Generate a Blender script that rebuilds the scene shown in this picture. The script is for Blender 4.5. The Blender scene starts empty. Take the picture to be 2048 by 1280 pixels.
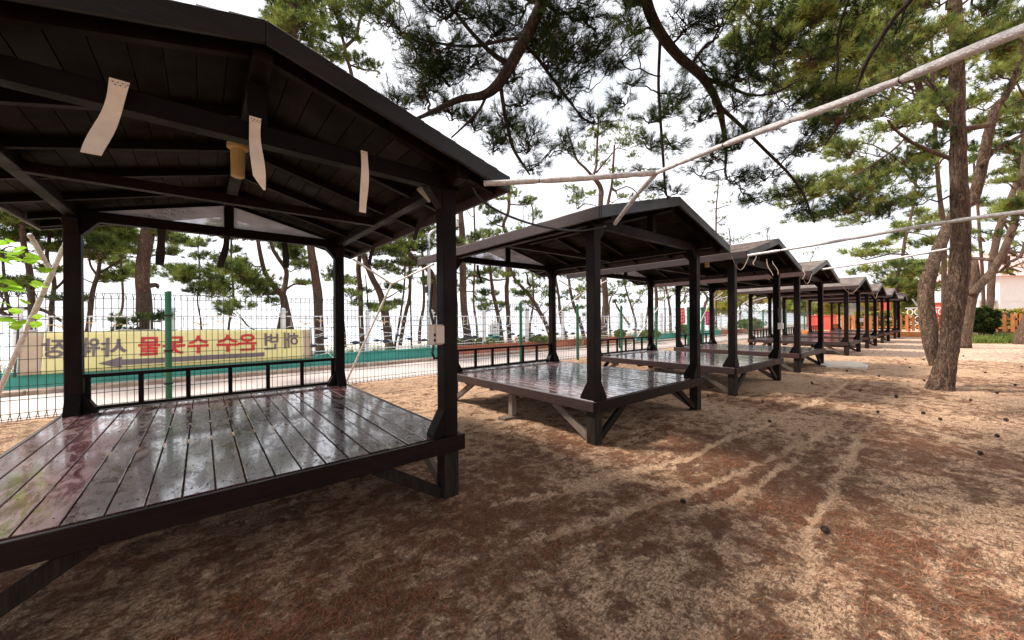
import bpy, bmesh, math, random
import numpy as np
from mathutils import Vector, Matrix, Euler, noise as mnoise

random.seed(7); rng = np.random.default_rng(7)
sc = bpy.context.scene
COL = sc.collection

# ------------------------------------------------------------------ camera
F_PX, YAW, PITCH, ROLL = 744.78, 0.877, -0.001, -0.008      # focal length in pixels of a 2048 px wide picture
CAM = np.array([0.0, 0.0, 1.5])
_fw = np.array([math.cos(YAW)*math.cos(PITCH), math.sin(YAW)*math.cos(PITCH), math.sin(PITCH)])
_r0 = np.array([math.sin(YAW), -math.cos(YAW), 0.0]); _u0 = np.cross(_r0, _fw)
_rt = _r0*math.cos(ROLL)+_u0*math.sin(ROLL); _up = _u0*math.cos(ROLL)-_r0*math.sin(ROLL)
cd = bpy.data.cameras.new('camera'); cam = bpy.data.objects.new('camera', cd); COL.objects.link(cam)
cd.sensor_width = 36; cd.lens = 36*F_PX/2048; cd.clip_end = 3000; cd.clip_start = 0.05
m = Matrix.Identity(4)
for i in range(3):
    m[i][0] = _rt[i]; m[i][1] = _up[i]; m[i][2] = -_fw[i]; m[i][3] = CAM[i]
cam.matrix_world = m
sc.camera = cam

# ------------------------------------------------------------------ sky, sun, exposure
SUN_EL, SUN_AZ = math.radians(52), math.radians(128)      # azimuth of the sun measured from +X towards +Y (over the sea, behind left)
w = bpy.data.worlds.new('World'); sc.world = w; w.use_nodes = True
nt = w.node_tree; nt.nodes.clear()
out = nt.nodes.new('ShaderNodeOutputWorld'); bg = nt.nodes.new('ShaderNodeBackground'); bg.inputs['Strength'].default_value = 0.088
sky = nt.nodes.new('ShaderNodeTexSky'); sky.sky_type = 'NISHITA'; sky.sun_disc = False
sky.sun_elevation = SUN_EL; sky.sun_rotation = math.pi/2 - SUN_AZ; sky.dust_density = 3.0
tc = nt.nodes.new('ShaderNodeTexCoord'); mp = nt.nodes.new('ShaderNodeMapping'); mp.inputs['Scale'].default_value = (1.0, 1.0, 3.2)
n1 = nt.nodes.new('ShaderNodeTexNoise'); n1.inputs['Scale'].default_value = 2.6; n1.inputs['Detail'].default_value = 7; n1.inputs['Roughness'].default_value = 0.55
rp = nt.nodes.new('ShaderNodeValToRGB'); rp.color_ramp.elements[0].position = 0.30; rp.color_ramp.elements[0].color = (0.58,)*3+(1,); rp.color_ramp.elements[1].position = 0.56; rp.color_ramp.elements[1].color = (1.0,)*3+(1,)
mx = nt.nodes.new('ShaderNodeMixRGB'); mx.inputs['Color2'].default_value = (11.2, 11.3, 11.8, 1)
nt.links.new(tc.outputs['Generated'], mp.inputs['Vector']); nt.links.new(mp.outputs[0], n1.inputs['Vector'])
nt.links.new(n1.outputs['Fac'], rp.inputs['Fac']); nt.links.new(rp.outputs['Color'], mx.inputs['Fac'])
nt.links.new(sky.outputs[0], mx.inputs['Color1']); nt.links.new(mx.outputs[0], bg.inputs['Color']); nt.links.new(bg.outputs[0], out.inputs['Surface'])
sl = bpy.data.lights.new('sun', 'SUN'); sl.energy = 4.0; sl.angle = math.radians(11); sl.color = (1.0, 0.94, 0.86)
so = bpy.data.objects.new('sun', sl); COL.objects.link(so)
sd = Vector((math.cos(SUN_EL)*math.cos(SUN_AZ), math.cos(SUN_EL)*math.sin(SUN_AZ), math.sin(SUN_EL)))
so.rotation_euler = sd.to_track_quat('Z', 'Y').to_euler(); so.location = (0, 0, 30)
sc.view_settings.view_transform = 'Standard'; sc.view_settings.look = 'None'
sc.view_settings.exposure = 0.70; sc.view_settings.gamma = 1; sc.view_settings.use_curve_mapping = False
sc.cycles.max_bounces = 6; sc.cycles.transparent_max_bounces = 16; sc.cycles.diffuse_bounces = 3; sc.cycles.glossy_bounces = 3
sc.cycles.use_denoising = True

# ------------------------------------------------------------------ helpers
def at(u, v, y=None, d=None, x=None, z=None):
    """a point of the place seen in direction (u, v), on the plane y=, x=, z= or at view depth d"""
    r = _fw + _rt*(u-1024)/F_PX - _up*(v-640)/F_PX
    if d is not None: t = d
    elif y is not None: t = (y-CAM[1])/r[1]
    elif x is not None: t = (x-CAM[0])/r[0]
    else: t = (z-CAM[2])/r[2]
    return CAM + r*t

def link(name, mesh, parent=None, loc=None, rot=None):
    o = bpy.data.objects.new(name, mesh); COL.objects.link(o)
    if parent is not None: o.parent = parent
    if loc is not None: o.location = loc
    if rot is not None: o.rotation_euler = rot
    return o

def tag(o, label=None, cat=None, group=None, kind=None):
    if label: o['label'] = label
    if cat: o['category'] = cat
    if group: o['group'] = group
    if kind: o['kind'] = kind
    return o

def thing(name, label, cat, loc=(0, 0, 0), group=None, rz=0):
    o = link(name, None, None, loc, (0, 0, rz)); o.empty_display_size = 0.2
    return tag(o, label, cat, group)

class MB:
    """collects geometry for ONE mesh"""
    def __init__(s): s.v = []; s.f = []; s.smooth = False
    def add(s, vs, fs):
        b = len(s.v); s.v += [tuple(p) for p in vs]; s.f += [tuple(i+b for i in f) for f in fs]; return s
    def box(s, x0, x1, y0, y1, z0, z1):
        return s.add([(x0,y0,z0),(x1,y0,z0),(x1,y1,z0),(x0,y1,z0),(x0,y0,z1),(x1,y0,z1),(x1,y1,z1),(x0,y1,z1)],
                     [(0,3,2,1),(4,5,6,7),(0,1,5,4),(1,2,6,5),(2,3,7,6),(3,0,4,7)])
    def prism(s, poly, axis, a0, a1):
        """poly: 2D outline; axis the extrusion axis ('x','y','z')"""
        def P(p, a):
            return {'x': (a, p[0], p[1]), 'y': (p[0], a, p[1]), 'z': (p[0], p[1], a)}[axis]
        n = len(poly); vs = [P(p, a0) for p in poly]+[P(p, a1) for p in poly]
        fs = [tuple(range(n))[::-1], tuple(range(n, 2*n))]+[(i, (i+1) % n, (i+1) % n+n, i+n) for i in range(n)]
        return s.add(vs, fs)
    def bar(s, a, b, w, h=None, up=(0, 0, 1)):
        a = Vector(a); b = Vector(b); h = h or w
        d = (b-a).normalized(); u = Vector(up)
        if abs(d.dot(u)) > 0.98: u = Vector((1, 0, 0))
        r = d.cross(u).normalized(); u = r.cross(d)
        vs = []
        for p in (a, b):
            for sx, sy in ((-1,-1),(1,-1),(1,1),(-1,1)): vs.append(p+r*sx*w/2+u*sy*h/2)
        return s.add(vs, [(0,1,2,3),(7,6,5,4),(0,4,5,1),(1,5,6,2),(2,6,7,3),(3,7,4,0)])
    def tube(s, pts, radii, n=8, cap=True, rough=0.0, seed=0, freq=1.0, lump=0.0, furrow=0.0):
        pts = [Vector(p) for p in pts]
        if not isinstance(radii, (list, tuple, np.ndarray)): radii = [radii]*len(pts)
        t0 = (pts[1]-pts[0]).normalized(); a = Vector((1, 0, 0)) if abs(t0.x) < 0.8 else Vector((0, 1, 0))
        r = t0.cross(a).normalized(); vs = []; fs = []
        for i, p in enumerate(pts):
            t = (pts[min(i+1, len(pts)-1)]-pts[max(i-1, 0)]).normalized()
            r = (r-t*r.dot(t)).normalized(); b = t.cross(r)
            for k in range(n):
                th = 2*math.pi*k/n; dr = r*math.cos(th)+b*math.sin(th); q = radii[i]
                if rough: 
                    w_ = p*freq+dr*radii[i]*freq*4+Vector((seed, seed*.7, 0))
                    if furrow: q *= 1+furrow*(1-2*min(1, abs(mnoise.noise(Vector((dr.x*5.2*radii[i]/.25, dr.y*5.2*radii[i]/.25, p.z*1.5+seed))))*4.5))+furrow*.5*mnoise.noise(Vector((dr.x*16, dr.y*16, p.z*7)))
                    q *= 1+rough*(mnoise.noise(w_)*1.6)+lump*mnoise.noise(p*freq*.8+dr*.9+Vector((seed*3, 0, 5)))
                vs.append(p+dr*q)
        for i in range(len(pts)-1):
            for k in range(n):
                k2 = (k+1) % n; fs.append((i*n+k, i*n+k2, (i+1)*n+k2, (i+1)*n+k))
        if cap: fs.append(tuple(range(n))[::-1]); fs.append(tuple(range((len(pts)-1)*n, len(pts)*n)))
        s.add(vs, fs); return s
    def mesh(s, name, mat=None, smooth=False, bevel=0.0):
        me = bpy.data.meshes.new(name); me.from_pydata(s.v, [], s.f); me.update()
        bm = bmesh.new(); bm.from_mesh(me)
        bmesh.ops.recalc_face_normals(bm, faces=bm.faces)
        if bevel: bmesh.ops.bevel(bm, geom=list(bm.edges), offset=bevel, segments=1, affect='EDGES', clamp_overlap=True)
        bm.to_mesh(me); bm.free()
        if smooth: me.polygons.foreach_set('use_smooth', [True]*len(me.polygons))
        if mat: me.materials.append(mat)
        return me
    def obj(s, name, mat, parent=None, smooth=False, bevel=0.0, loc=None, rot=None):
        return link(name, s.mesh(name, mat, smooth, bevel), parent, loc, rot)

def smoothpath(P, n=4):
    """Catmull-Rom through the given rows (any dimension)"""
    P = np.array(P, float); Q = np.vstack([2*P[0]-P[1], P, 2*P[-1]-P[-2]]); o = []
    for i in range(1, len(Q)-2):
        for k in range(n):
            t = k/n; a, b, c, d = Q[i-1], Q[i], Q[i+1], Q[i+2]
            o.append(.5*((2*b)+(-a+c)*t+(2*a-5*b+4*c-d)*t*t+(-a+3*b-3*c+d)*t**3))
    o.append(P[-1]); return np.array(o)

def tri_mesh(name, V, mat, uvrand=None):
    """V: (T,3,3) triangles -> mesh, quickly"""
    T = len(V); me = bpy.data.meshes.new(name)
    me.vertices.add(T*3); me.loops.add(T*3); me.polygons.add(T)
    me.vertices.foreach_set('co', np.ascontiguousarray(V, dtype=np.float32).ravel())
    me.loops.foreach_set('vertex_index', np.arange(T*3, dtype=np.int32))
    me.polygons.foreach_set('loop_start', np.arange(0, T*3, 3, dtype=np.int32))
    me.update(calc_edges=True)
    if uvrand is not None:
        at_ = me.attributes.new('tone', 'FLOAT', 'POINT'); at_.data.foreach_set('value', np.repeat(uvrand, 3).astype(np.float32))
    me.materials.append(mat); return me

def rotmats(axes, spin):
    """rotation matrices taking +Z to each axis, with a spin about it"""
    z = axes/np.linalg.norm(axes, axis=1, keepdims=True)
    h = np.where(np.abs(z[:, 2:3]) < .9, np.array([[0, 0, 1.]]), np.array([[1., 0, 0]]))
    x = np.cross(h, z); x /= np.linalg.norm(x, axis=1, keepdims=True); y = np.cross(z, x)
    c, s = np.cos(spin)[:, None], np.sin(spin)[:, None]
    x2 = x*c+y*s; y2 = y*c-x*s
    return np.stack([x2, y2, z], axis=2)

# ------------------------------------------------------------------ materials
def new_mat(name):
    mt = bpy.data.materials.new(name); mt.use_nodes = True
    n = mt.node_tree; b = n.nodes['Principled BSDF']; return mt, n, b
def N(n, t, **k):
    q = n.nodes.new(t)
    for a, v in k.items():
        if a in q.inputs: q.inputs[a].default_value = v
        else: setattr(q, a, v)
    return q
def ramp(n, src, stops):
    r = n.nodes.new('ShaderNodeValToRGB'); e = r.color_ramp.elements
    while len(e) < len(stops): e.new(0.5)
    for i, (p, c) in enumerate(stops): e[i].position = p; e[i].color = (c if len(c) == 4 else tuple(c)+(1,))
    n.links.new(src, r.inputs['Fac']); return r.outputs['Color']
def noise_(n, vec, scale, detail=4, rough=.55, dist=0.0):
    q = n.nodes.new('ShaderNodeTexNoise'); q.inputs['Scale'].default_value = scale; q.inputs['Detail'].default_value = detail
    q.inputs['Roughness'].default_value = rough; q.inputs['Distortion'].default_value = dist
    if vec is not None: n.links.new(vec, q.inputs['Vector'])
    return q.outputs['Fac']
def mapping(n, scale=(1, 1, 1), src='Object', rnd=False):
    t = n.nodes.new('ShaderNodeTexCoord'); mp_ = n.nodes.new('ShaderNodeMapping'); mp_.inputs['Scale'].default_value = scale
    n.links.new(t.outputs[src], mp_.inputs['Vector'])
    if rnd:
        oi = n.nodes.new('ShaderNodeObjectInfo'); mu = n.nodes.new('ShaderNodeMath'); mu.operation = 'MULTIPLY'; mu.inputs[1].default_value = 37.0
        n.links.new(oi.outputs['Random'], mu.inputs[0]); cx = n.nodes.new('ShaderNodeCombineXYZ')
        for i in range(3): n.links.new(mu.outputs[0], cx.inputs[i])
        n.links.new(cx.outputs[0], mp_.inputs['Location'])
    return mp_.outputs[0]
def mixc(n, fac, a, b, mode='MIX'):
    q = n.nodes.new('ShaderNodeMixRGB'); q.blend_type = mode
    for i, v in ((0, fac), (1, a), (2, b)):
        if hasattr(v, 'links') or hasattr(v, 'is_linked'): n.links.new(v, q.inputs[i])
        else: q.inputs[i].default_value = v if i == 0 else (v if len(v) == 4 else tuple(v)+(1,))
    return q.outputs[0]
def bump(n, b, h, strength=.3, dist=.01):
    q = n.nodes.new('ShaderNodeBump'); q.inputs['Strength'].default_value = strength; q.inputs['Distance'].default_value = dist
    n.links.new(h, q.inputs['Height']); n.links.new(q.outputs[0], b.inputs['Normal'])
def simple(name, col, rough=.6, var=.25, scale=6, metal=0, bmp=.0, spec=None):
    mt, n, b = new_mat(name); v = mapping(n, rnd=True)
    f = noise_(n, v, scale, 6, .6)
    lo = tuple(c*(1-var) for c in col); hi = tuple(min(1, c*(1+var)) for c in col)
    n.links.new(ramp(n, f, [(.3, lo), (.7, hi)]), b.inputs['Base Color'])
    b.inputs['Roughness'].default_value = rough; b.inputs['Metallic'].default_value = metal
    if spec is not None: b.inputs['Specular IOR Level'].default_value = spec
    if bmp: bump(n, b, noise_(n, v, scale*6, 5), bmp, .01)
    return mt
def wood(name, dark, light, grain=(1, 1, 1), rough=(.35, .6), wet=None, bstr=.35, worn=None, bd=.004):
    mt, n, b = new_mat(name)
    v = mapping(n, grain, rnd=True); v2 = mapping(n, (1, 1, 1), rnd=True)
    g = noise_(n, v, 9, 6, .65, .6); blot = noise_(n, v2, 2.2, 5, .6)
    c = ramp(n, g, [(.3, dark), (.72, light)])
    c = mixc(n, ramp(n, blot, [(.35, (0,)*3), (.75, (.55,)*3)]), c, tuple(x*.45 for x in dark))
    oi = n.nodes.new('ShaderNodeObjectInfo'); hv = n.nodes.new('ShaderNodeHueSaturation')
    mr = N(n, 'ShaderNodeMapRange'); mr.inputs['To Min'].default_value = .60; mr.inputs['To Max'].default_value = 1.45
    n.links.new(oi.outputs['Random'], mr.inputs['Value']); n.links.new(mr.outputs[0], hv.inputs['Value']); n.links.new(c, hv.inputs['Color']); c = hv.outputs[0]
    if worn:
        fine = noise_(n, v, 26, 8, .75, .3)
        wf = N(n, 'ShaderNodeMath', operation='MULTIPLY'); n.links.new(ramp(n, fine, [(.53, (0,)*3), (.60, (1,)*3)]), wf.inputs[0]); n.links.new(ramp(n, noise_(n, v2, 1.3, 3), [(.5, (0,)*3), (.62, (1,)*3)]), wf.inputs[1])
        c = mixc(n, wf.outputs[0], c, worn)
    n.links.new(c, b.inputs['Base Color'])
    if wet:
        wv = mapping(n, (6.0, 2.0, 1), rnd=True)
        wm = noise_(n, wv, 2.0, 9, .72, 1.0)
        rr = ramp(n, wm, [(.38, (wet[0],)*3), (.50, (wet[1],)*3), (.68, (wet[2],)*3)])
        n.links.new(ramp(n, wm, [(.47, (1,)*3), (.56, (.30,)*3)]), b.inputs['Coat Weight'])
        n.links.new(rr, b.inputs['Roughness'])
        bb = N(n, 'ShaderNodeMixRGB'); n.links.new(ramp(n, wm, [(.42, (0,)*3), (.6, (1,)*3)]), bb.inputs[0]); bb.inputs[1].default_value = (.5,)*3+(1,); n.links.new(g, bb.inputs[2])
        lf = noise_(n, mapping(n, (9, 3.5, 1), rnd=True), 2.2, 3, .5, 1.0)
        ad = N(n, 'ShaderNodeMixRGB'); ad.inputs[0].default_value = .45; n.links.new(bb.outputs[0], ad.inputs[1]); n.links.new(lf, ad.inputs[2])
        bump(n, b, ad.outputs[0], bstr, bd)
    else:
        rr = ramp(n, blot, [(.3, (rough[0],)*3), (.7, (rough[1],)*3)]); n.links.new(rr, b.inputs['Roughness'])
        bump(n, b, g, bstr, bd)
    return mt

M = {}
M['deck'] = wood('wet_deck_stain', (.028, .0085, .0105), (.150, .052, .058), (18, .8, 1), wet=(.12, .27, .50), bstr=.40, worn=(.22, .13, .11), bd=.0025)
_b = M['deck'].node_tree.nodes['Principled BSDF']; _b.inputs['Specular IOR Level'].default_value = .9; _b.inputs['Coat Roughness'].default_value = .08; _b.inputs['Coat IOR'].default_value = 1.75
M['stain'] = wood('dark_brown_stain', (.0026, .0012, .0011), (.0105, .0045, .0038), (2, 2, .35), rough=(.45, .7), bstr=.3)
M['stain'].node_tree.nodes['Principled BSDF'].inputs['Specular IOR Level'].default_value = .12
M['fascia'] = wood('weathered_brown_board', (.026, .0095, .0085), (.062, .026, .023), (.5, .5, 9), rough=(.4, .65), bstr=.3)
M['rimdark'] = wood('shade_toned_rim_board', (.005, .0024, .0024), (.015, .0068, .0064), (.5, 9, 9), rough=(.3, .5), bstr=.3)  # front rim's shaded face is put into this darker board colour
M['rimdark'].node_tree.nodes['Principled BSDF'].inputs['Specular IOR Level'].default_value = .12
M['gable'] = wood('dark_gable_board', (.007, .0058, .006), (.020, .0165, .0175), (.5, 9, 9), rough=(.35, .6), bstr=.3)
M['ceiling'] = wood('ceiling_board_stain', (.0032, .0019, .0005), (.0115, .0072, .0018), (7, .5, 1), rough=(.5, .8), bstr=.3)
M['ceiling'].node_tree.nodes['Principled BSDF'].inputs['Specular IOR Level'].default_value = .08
M['leg'] = wood('shade_darkened_leg', (.008, .0055, .0045), (.040, .028, .021), (6, 6, .6), rough=(.7, .9), bstr=.5)  # shade under the deck is put into this leg and brace colour
M['leg'].node_tree.nodes['Principled BSDF'].inputs['Specular IOR Level'].default_value = .1
M['rawwood'] = wood('weathered_bare_wood', (.085, .058, .042), (.20, .150, .115), (6, 6, .6), rough=(.7, .9), bstr=.6)
M['shingle'] = simple('asphalt_shingle', (.165, .130, .112), .9, .5, 3.0, bmp=.5)
M['greenpost'] = simple('green_powder_coat', (.010, .130, .060), .32, .15, 3)
M['wire'] = simple('green_coated_wire', (.018, .042, .030), .45, .2, 3)
M['teal'] = simple('teal_painted_wall', (.060, .34, .275), .7, .18, 2.5, bmp=.2)
M['brick'] = simple('terracotta_block', (.52, .165, .10), .75, .25, 3, bmp=.2)
M['kerb'] = simple('kerb_stone', (.33, .235, .175), .85, .4, 5, bmp=.5)
M['whitepaint'] = simple('white_painted_metal', (.80, .80, .82), .35, .05, 3)
M['gull'] = simple('gull_paint', (.80, .50, .26), .5, .3, 6)
M['fish'] = simple('navy_fish_paint', (.02, .025, .07), .4, .3, 6)
M['wrap'] = simple('foil_wrapped_pole', (.62, .575, .565), .40, .30, 26, metal=.35, bmp=.8)
M['tie'] = simple('black_cable_tie', (.02, .02, .02), .5)
M['strap'] = simple('tan_fabric_strap', (.74, .62, .50), .85, .12, 9, bmp=.3)
M['darkstrap'] = simple('dark_fabric_strap', (.02, .017, .016), .9, .2, 9)
M['cable'] = simple('black_rubber_cable', (.012, .012, .014), .4)
M['ivory'] = simple('ivory_plastic', (.55, .46, .38), .45, .08, 4)
M['whiteplastic'] = simple('white_plastic', (.72, .72, .70), .4, .06, 4)
M['black'] = simple('black_hole', (.008, .008, .008), .6)
M['lampcup'] = simple('yellowed_lamp_plastic', (.50, .36, .14), .5, .15, 5)
M['steel'] = simple('lamp_steel', (.60, .60, .63), .35, .08, 3, metal=.4)
M['red'] = simple('red_painted_masonry', (.60, .085, .055), .75, .15, 2)
M['picket'] = wood('orange_stained_picket', (.36, .115, .030), (.62, .25, .075), (4, 4, .7), rough=(.6, .8), bstr=.3)
M['concrete'] = simple('pale_concrete', (.55, .47, .39), .85, .15, 5, bmp=.3)
M['plaster'] = simple('white_plaster', (.66, .64, .62), .85, .05, 2)
M['pinkroof'] = simple('faded_red_roof', (.72, .40, .37), .8, .12, 2)
M['glass'] = simple('dark_window_glass', (.06, .08, .10), .1, .1, 2)
M['cone'] = simple('pine_cone_brown', (.035, .020, .014), .85, .4, 20)
M['needle_litter'] = simple('fallen_needle', (.30, .105, .045), .8, .6, 1.5)
M['banner_y'] = simple('yellow_banner_cloth', (.86, .78, .36), .7, .06, 2)
M['banner_b'] = simple('beige_banner_hem', (.55, .43, .31), .8, .1, 3)
M['print_red'] = simple('red_print', (.62, .045, .045), .7, .12, 3)
M['print_grey'] = simple('grey_print', (.19, .15, .16), .7, .12, 3)
M['poster'] = simple('red_poster', (.68, .06, .05), .6, .1, 3)
M['poster2'] = simple('magenta_poster', (.66, .05, .18), .6, .1, 3)
M['bin_g'] = simple('green_bin', (.10, .50, .38), .5, .1, 3)
M['benchwood'] = wood('bench_wood', (.26, .14, .07), (.45, .27, .15), (1, 6, 6), rough=(.6, .8))
M['carpaint'] = simple('silver_car_paint', (.50, .53, .58), .25, .03, 1, metal=.5)
M['tyre'] = simple('tyre_rubber', (.02, .02, .02), .8)

def plastic_sheet():
    mt, n, b = new_mat('clear_gable_sheet')
    v = mapping(n, (1, 1, 3), rnd=True); f = noise_(n, v, 2.5, 4)
    df = n.nodes.new('ShaderNodeBsdfDiffuse'); tr = n.nodes.new('ShaderNodeBsdfTranslucent'); tp = n.nodes.new('ShaderNodeBsdfTransparent'); gl = n.nodes.new('ShaderNodeBsdfGlossy')
    df.inputs[0].default_value = (.62, .58, .60, 1); tr.inputs[0].default_value = (.86, .84, .90, 1); tp.inputs[0].default_value = (.95, .94, .97, 1); gl.inputs['Roughness'].default_value = .2
    m1 = n.nodes.new('ShaderNodeMixShader'); m2 = n.nodes.new('ShaderNodeMixShader'); m3 = n.nodes.new('ShaderNodeMixShader')
    m1.inputs[0].default_value = .7; n.links.new(df.outputs[0], m1.inputs[1]); n.links.new(tr.outputs[0], m1.inputs[2])
    n.links.new(ramp(n, f, [(.35, (.35,)*3), (.7, (.7,)*3)]), m2.inputs[0]); n.links.new(m1.outputs[0], m2.inputs[1]); n.links.new(tp.outputs[0], m2.inputs[2])
    m3.inputs[0].default_value = .08; n.links.new(m2.outputs[0], m3.inputs[1]); n.links.new(gl.outputs[0], m3.inputs[2])
    n.links.new(m3.outputs[0], n.nodes['Material Output'].inputs['Surface']); return mt
M['sheet'] = plastic_sheet()

def bark(name, c0, c1, c2, scale=1.0):
    mt, n, b = new_mat(name)
    v = mapping(n, (1, 1, .17), 'Object'); v2 = mapping(n, (1, 1, .36), 'Object')
    big = noise_(n, v, 9*scale, 5, .62, 1.4); med = noise_(n, v2, 19*scale, 5, .65, 1.2); fi = noise_(n, v2, 60*scale, 5, .7, .3)
    def ridge(x, wd):                                      # narrow dark fissures where the noise crosses its middle
        a = N(n, 'ShaderNodeMath', operation='SUBTRACT'); n.links.new(x, a.inputs[0]); a.inputs[1].default_value = .5
        c = N(n, 'ShaderNodeMath', operation='ABSOLUTE'); n.links.new(a.outputs[0], c.inputs[0]); return ramp(n, c.outputs[0], [(.0, (0,)*3), (wd, (1,)*3)])
    pl = mixc(n, .55, ridge(big, .10), ridge(med, .07))
    patch = noise_(n, mapping(n, (1, 1, .5), 'Object'), 2.2, 4, .6)
    body = mixc(n, ramp(n, fi, [(.35, (0,)*3), (.68, (1,)*3)]), c1, c2); body = mixc(n, ramp(n, patch, [(.40, (.0,)*3), (.66, (.55,)*3)]), body, tuple(x*.55 for x in c1))
    c = mixc(n, pl, c0, body)
    n.links.new(c, b.inputs['Base Color']); b.inputs['Roughness'].default_value = .92; b.inputs['Specular IOR Level'].default_value = .15
    bump(n, b, mixc(n, .3, pl, fi), 1.0, .028/scale)
    return mt
M['bark'] = bark('pine_bark', (.026, .015, .010), (.150, .088, .058), (.32, .215, .150))
M['bark_far'] = bark('red_pine_bark', (.040, .024, .018), (.16, .095, .068), (.26, .165, .12), 1.3)
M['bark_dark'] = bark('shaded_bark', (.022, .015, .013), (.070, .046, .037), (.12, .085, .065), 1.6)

def needles(name, dark, mid, light, trans=.35, brown=None):
    mt, n, b = new_mat(name); n.nodes.remove(b)
    a = N(n, 'ShaderNodeAttribute', attribute_name='tone')
    v = mapping(n, (1, 1, 1), 'Object'); f = noise_(n, v, 1.1, 3, .6)
    ad = N(n, 'ShaderNodeMath', operation='ADD'); n.links.new(a.outputs['Fac'], ad.inputs[0])
    sb = N(n, 'ShaderNodeMath', operation='MULTIPLY'); n.links.new(f, sb.inputs[0]); sb.inputs[1].default_value = .9; n.links.new(sb.outputs[0], ad.inputs[1])
    st = [(.38, dark), (.68, mid), (1.0, light)]
    c = ramp(n, ad.outputs[0], st)
    if brown:
        c = mixc(n, ramp(n, noise_(n, v, 2.7, 2), [(.62, (0,)*3), (.68, (.8,)*3)]), c, brown)
    df = n.nodes.new('ShaderNodeBsdfDiffuse'); tr = n.nodes.new('ShaderNodeBsdfTranslucent'); ms = n.nodes.new('ShaderNodeMixShader'); ms.inputs[0].default_value = trans
    n.links.new(c, df.inputs[0]); n.links.new(c, tr.inputs[0]); n.links.new(df.outputs[0], ms.inputs[1]); n.links.new(tr.outputs[0], ms.inputs[2])
    n.links.new(ms.outputs[0], n.nodes['Material Output'].inputs['Surface']); return mt
M['nd_near'] = needles('pine_needles_near', (.006, .010, .006), (.022, .036, .015), (.075, .11, .028), .28, (.10, .045, .02))  # backlit shade of the overhanging pine is put into this dark needle colour
M['nd_sea'] = needles('pine_needles_coast', (.022, .036, .016), (.080, .112, .032), (.25, .29, .070), .42)
M['nd_right'] = needles('pine_needles_bright', (.022, .042, .018), (.085, .125, .040), (.33, .37, .10), .42, (.25, .14, .04))
M['nd_yellow'] = needles('yellowing_foliage', (.10, .12, .03), (.26, .27, .05), (.50, .42, .08), .42, (.5, .28, .07))
M['leaf'] = needles('broad_leaf_green', (.14, .30, .02), (.28, .50, .04), (.42, .62, .08), .5)
M['grass'] = needles('grass_blades', (.035, .06, .015), (.09, .14, .03), (.22, .26, .07), .3)

# ------------------------------------------------------------------ ground (sand, litter of needles, raked trails)
TRAILS = [
 [(1713,871),(1701,923),(1673,957),(1661,1002),(1640,1020),(1616,1048),(1612,1090),(1622,1134),(1599,1185)],
 [(1650,860),(1625,880),(1587,894),(1496,937),(1439,960),(1405,974),(1302,1008),(1177,1048),(1074,1082)],
 [(1542,843),(1500,862),(1439,885),(1376,917),(1279,940),(1137,980),(983,1014)],
 [(1593,917),(1519,968),(1460,1000),(1393,1025)],
 [(1700,760),(1660,790),(1560,830)],
 [(1068,1190),(1072,1240),(1085,1279)],
 [(1120,985),(1200,950),(1290,962),(1390,972)],
]
trail_pts = []
for t in TRAILS:
    q = np.array([at(u, v, z=0)[:2] for u, v in t]); trail_pts.append(smoothpath(q, 6))
def trail_dist(P):
    d = np.full(len(P), 9.0)
    for t in trail_pts:
        for a, b in zip(t[:-1], t[1:]):
            ab = b-a; L = max(ab@ab, 1e-9); s = np.clip(((P-a)@ab)/L, 0, 1)
            d = np.minimum(d, np.linalg.norm(P-(a+s[:, None]*ab), axis=1))
    return d
def ground_sheet():
    x0, x1, y0, y1, st = -6.0, 20.0, -6.0, 9.35, .05
    nx, ny = int((x1-x0)/st)+1, int((y1-y0)/st)+1
    X, Y = np.meshgrid(np.linspace(x0, x1, nx), np.linspace(y0, y1, ny)); P = np.stack([X.ravel(), Y.ravel()], 1)
    fb = np.array([mnoise.fractal(Vector((p[0]*.9, p[1]*.9, 0)), 1.0, 2.0, 4) for p in P])
    fl = np.array([mnoise.fractal(Vector((p[0]*.55+9, p[1]*.55, 3)), .9, 2.1, 5) for p in P])
    fs = np.array([mnoise.noise(Vector((p[0]*6, p[1]*6, 7))) for p in P])
    td = trail_dist(P); edge = np.minimum.reduce([P[:, 0]-x0, x1-P[:, 0], P[:, 1]-y0, y1-P[:, 1]])
    z = (fb*.034+fs*.016)*np.clip(edge/1.0, 0, 1)
    z += .012*np.exp(-((td-.07)/.03)**2)-.014*np.exp(-(td/.04)**2)
    z[edge < .001] = -.004
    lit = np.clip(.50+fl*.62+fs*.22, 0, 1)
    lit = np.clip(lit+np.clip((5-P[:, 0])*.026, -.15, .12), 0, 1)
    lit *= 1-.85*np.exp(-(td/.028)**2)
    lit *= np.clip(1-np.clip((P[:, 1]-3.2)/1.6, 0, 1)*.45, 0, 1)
    me = bpy.data.meshes.new('sand_ground'); V = np.column_stack([P, z])
    idx = np.arange(nx*ny).reshape(ny, nx); Fq = np.stack([idx[:-1, :-1], idx[:-1, 1:], idx[1:, 1:], idx[1:, :-1]], -1).reshape(-1, 4)
    me.from_pydata(V.tolist(), [], Fq.tolist()); me.update()
    a = me.attributes.new('litter', 'FLOAT', 'POINT'); a.data.foreach_set('value', lit.astype(np.float32))
    a = me.attributes.new('trail', 'FLOAT', 'POINT'); a.data.foreach_set('value', (np.exp(-(td/.026)**2)+.0).astype(np.float32))
    me.polygons.foreach_set('use_smooth', [True]*len(me.polygons))
    return me, P, lit, z, (x0, y0, st, nx, ny)
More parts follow.
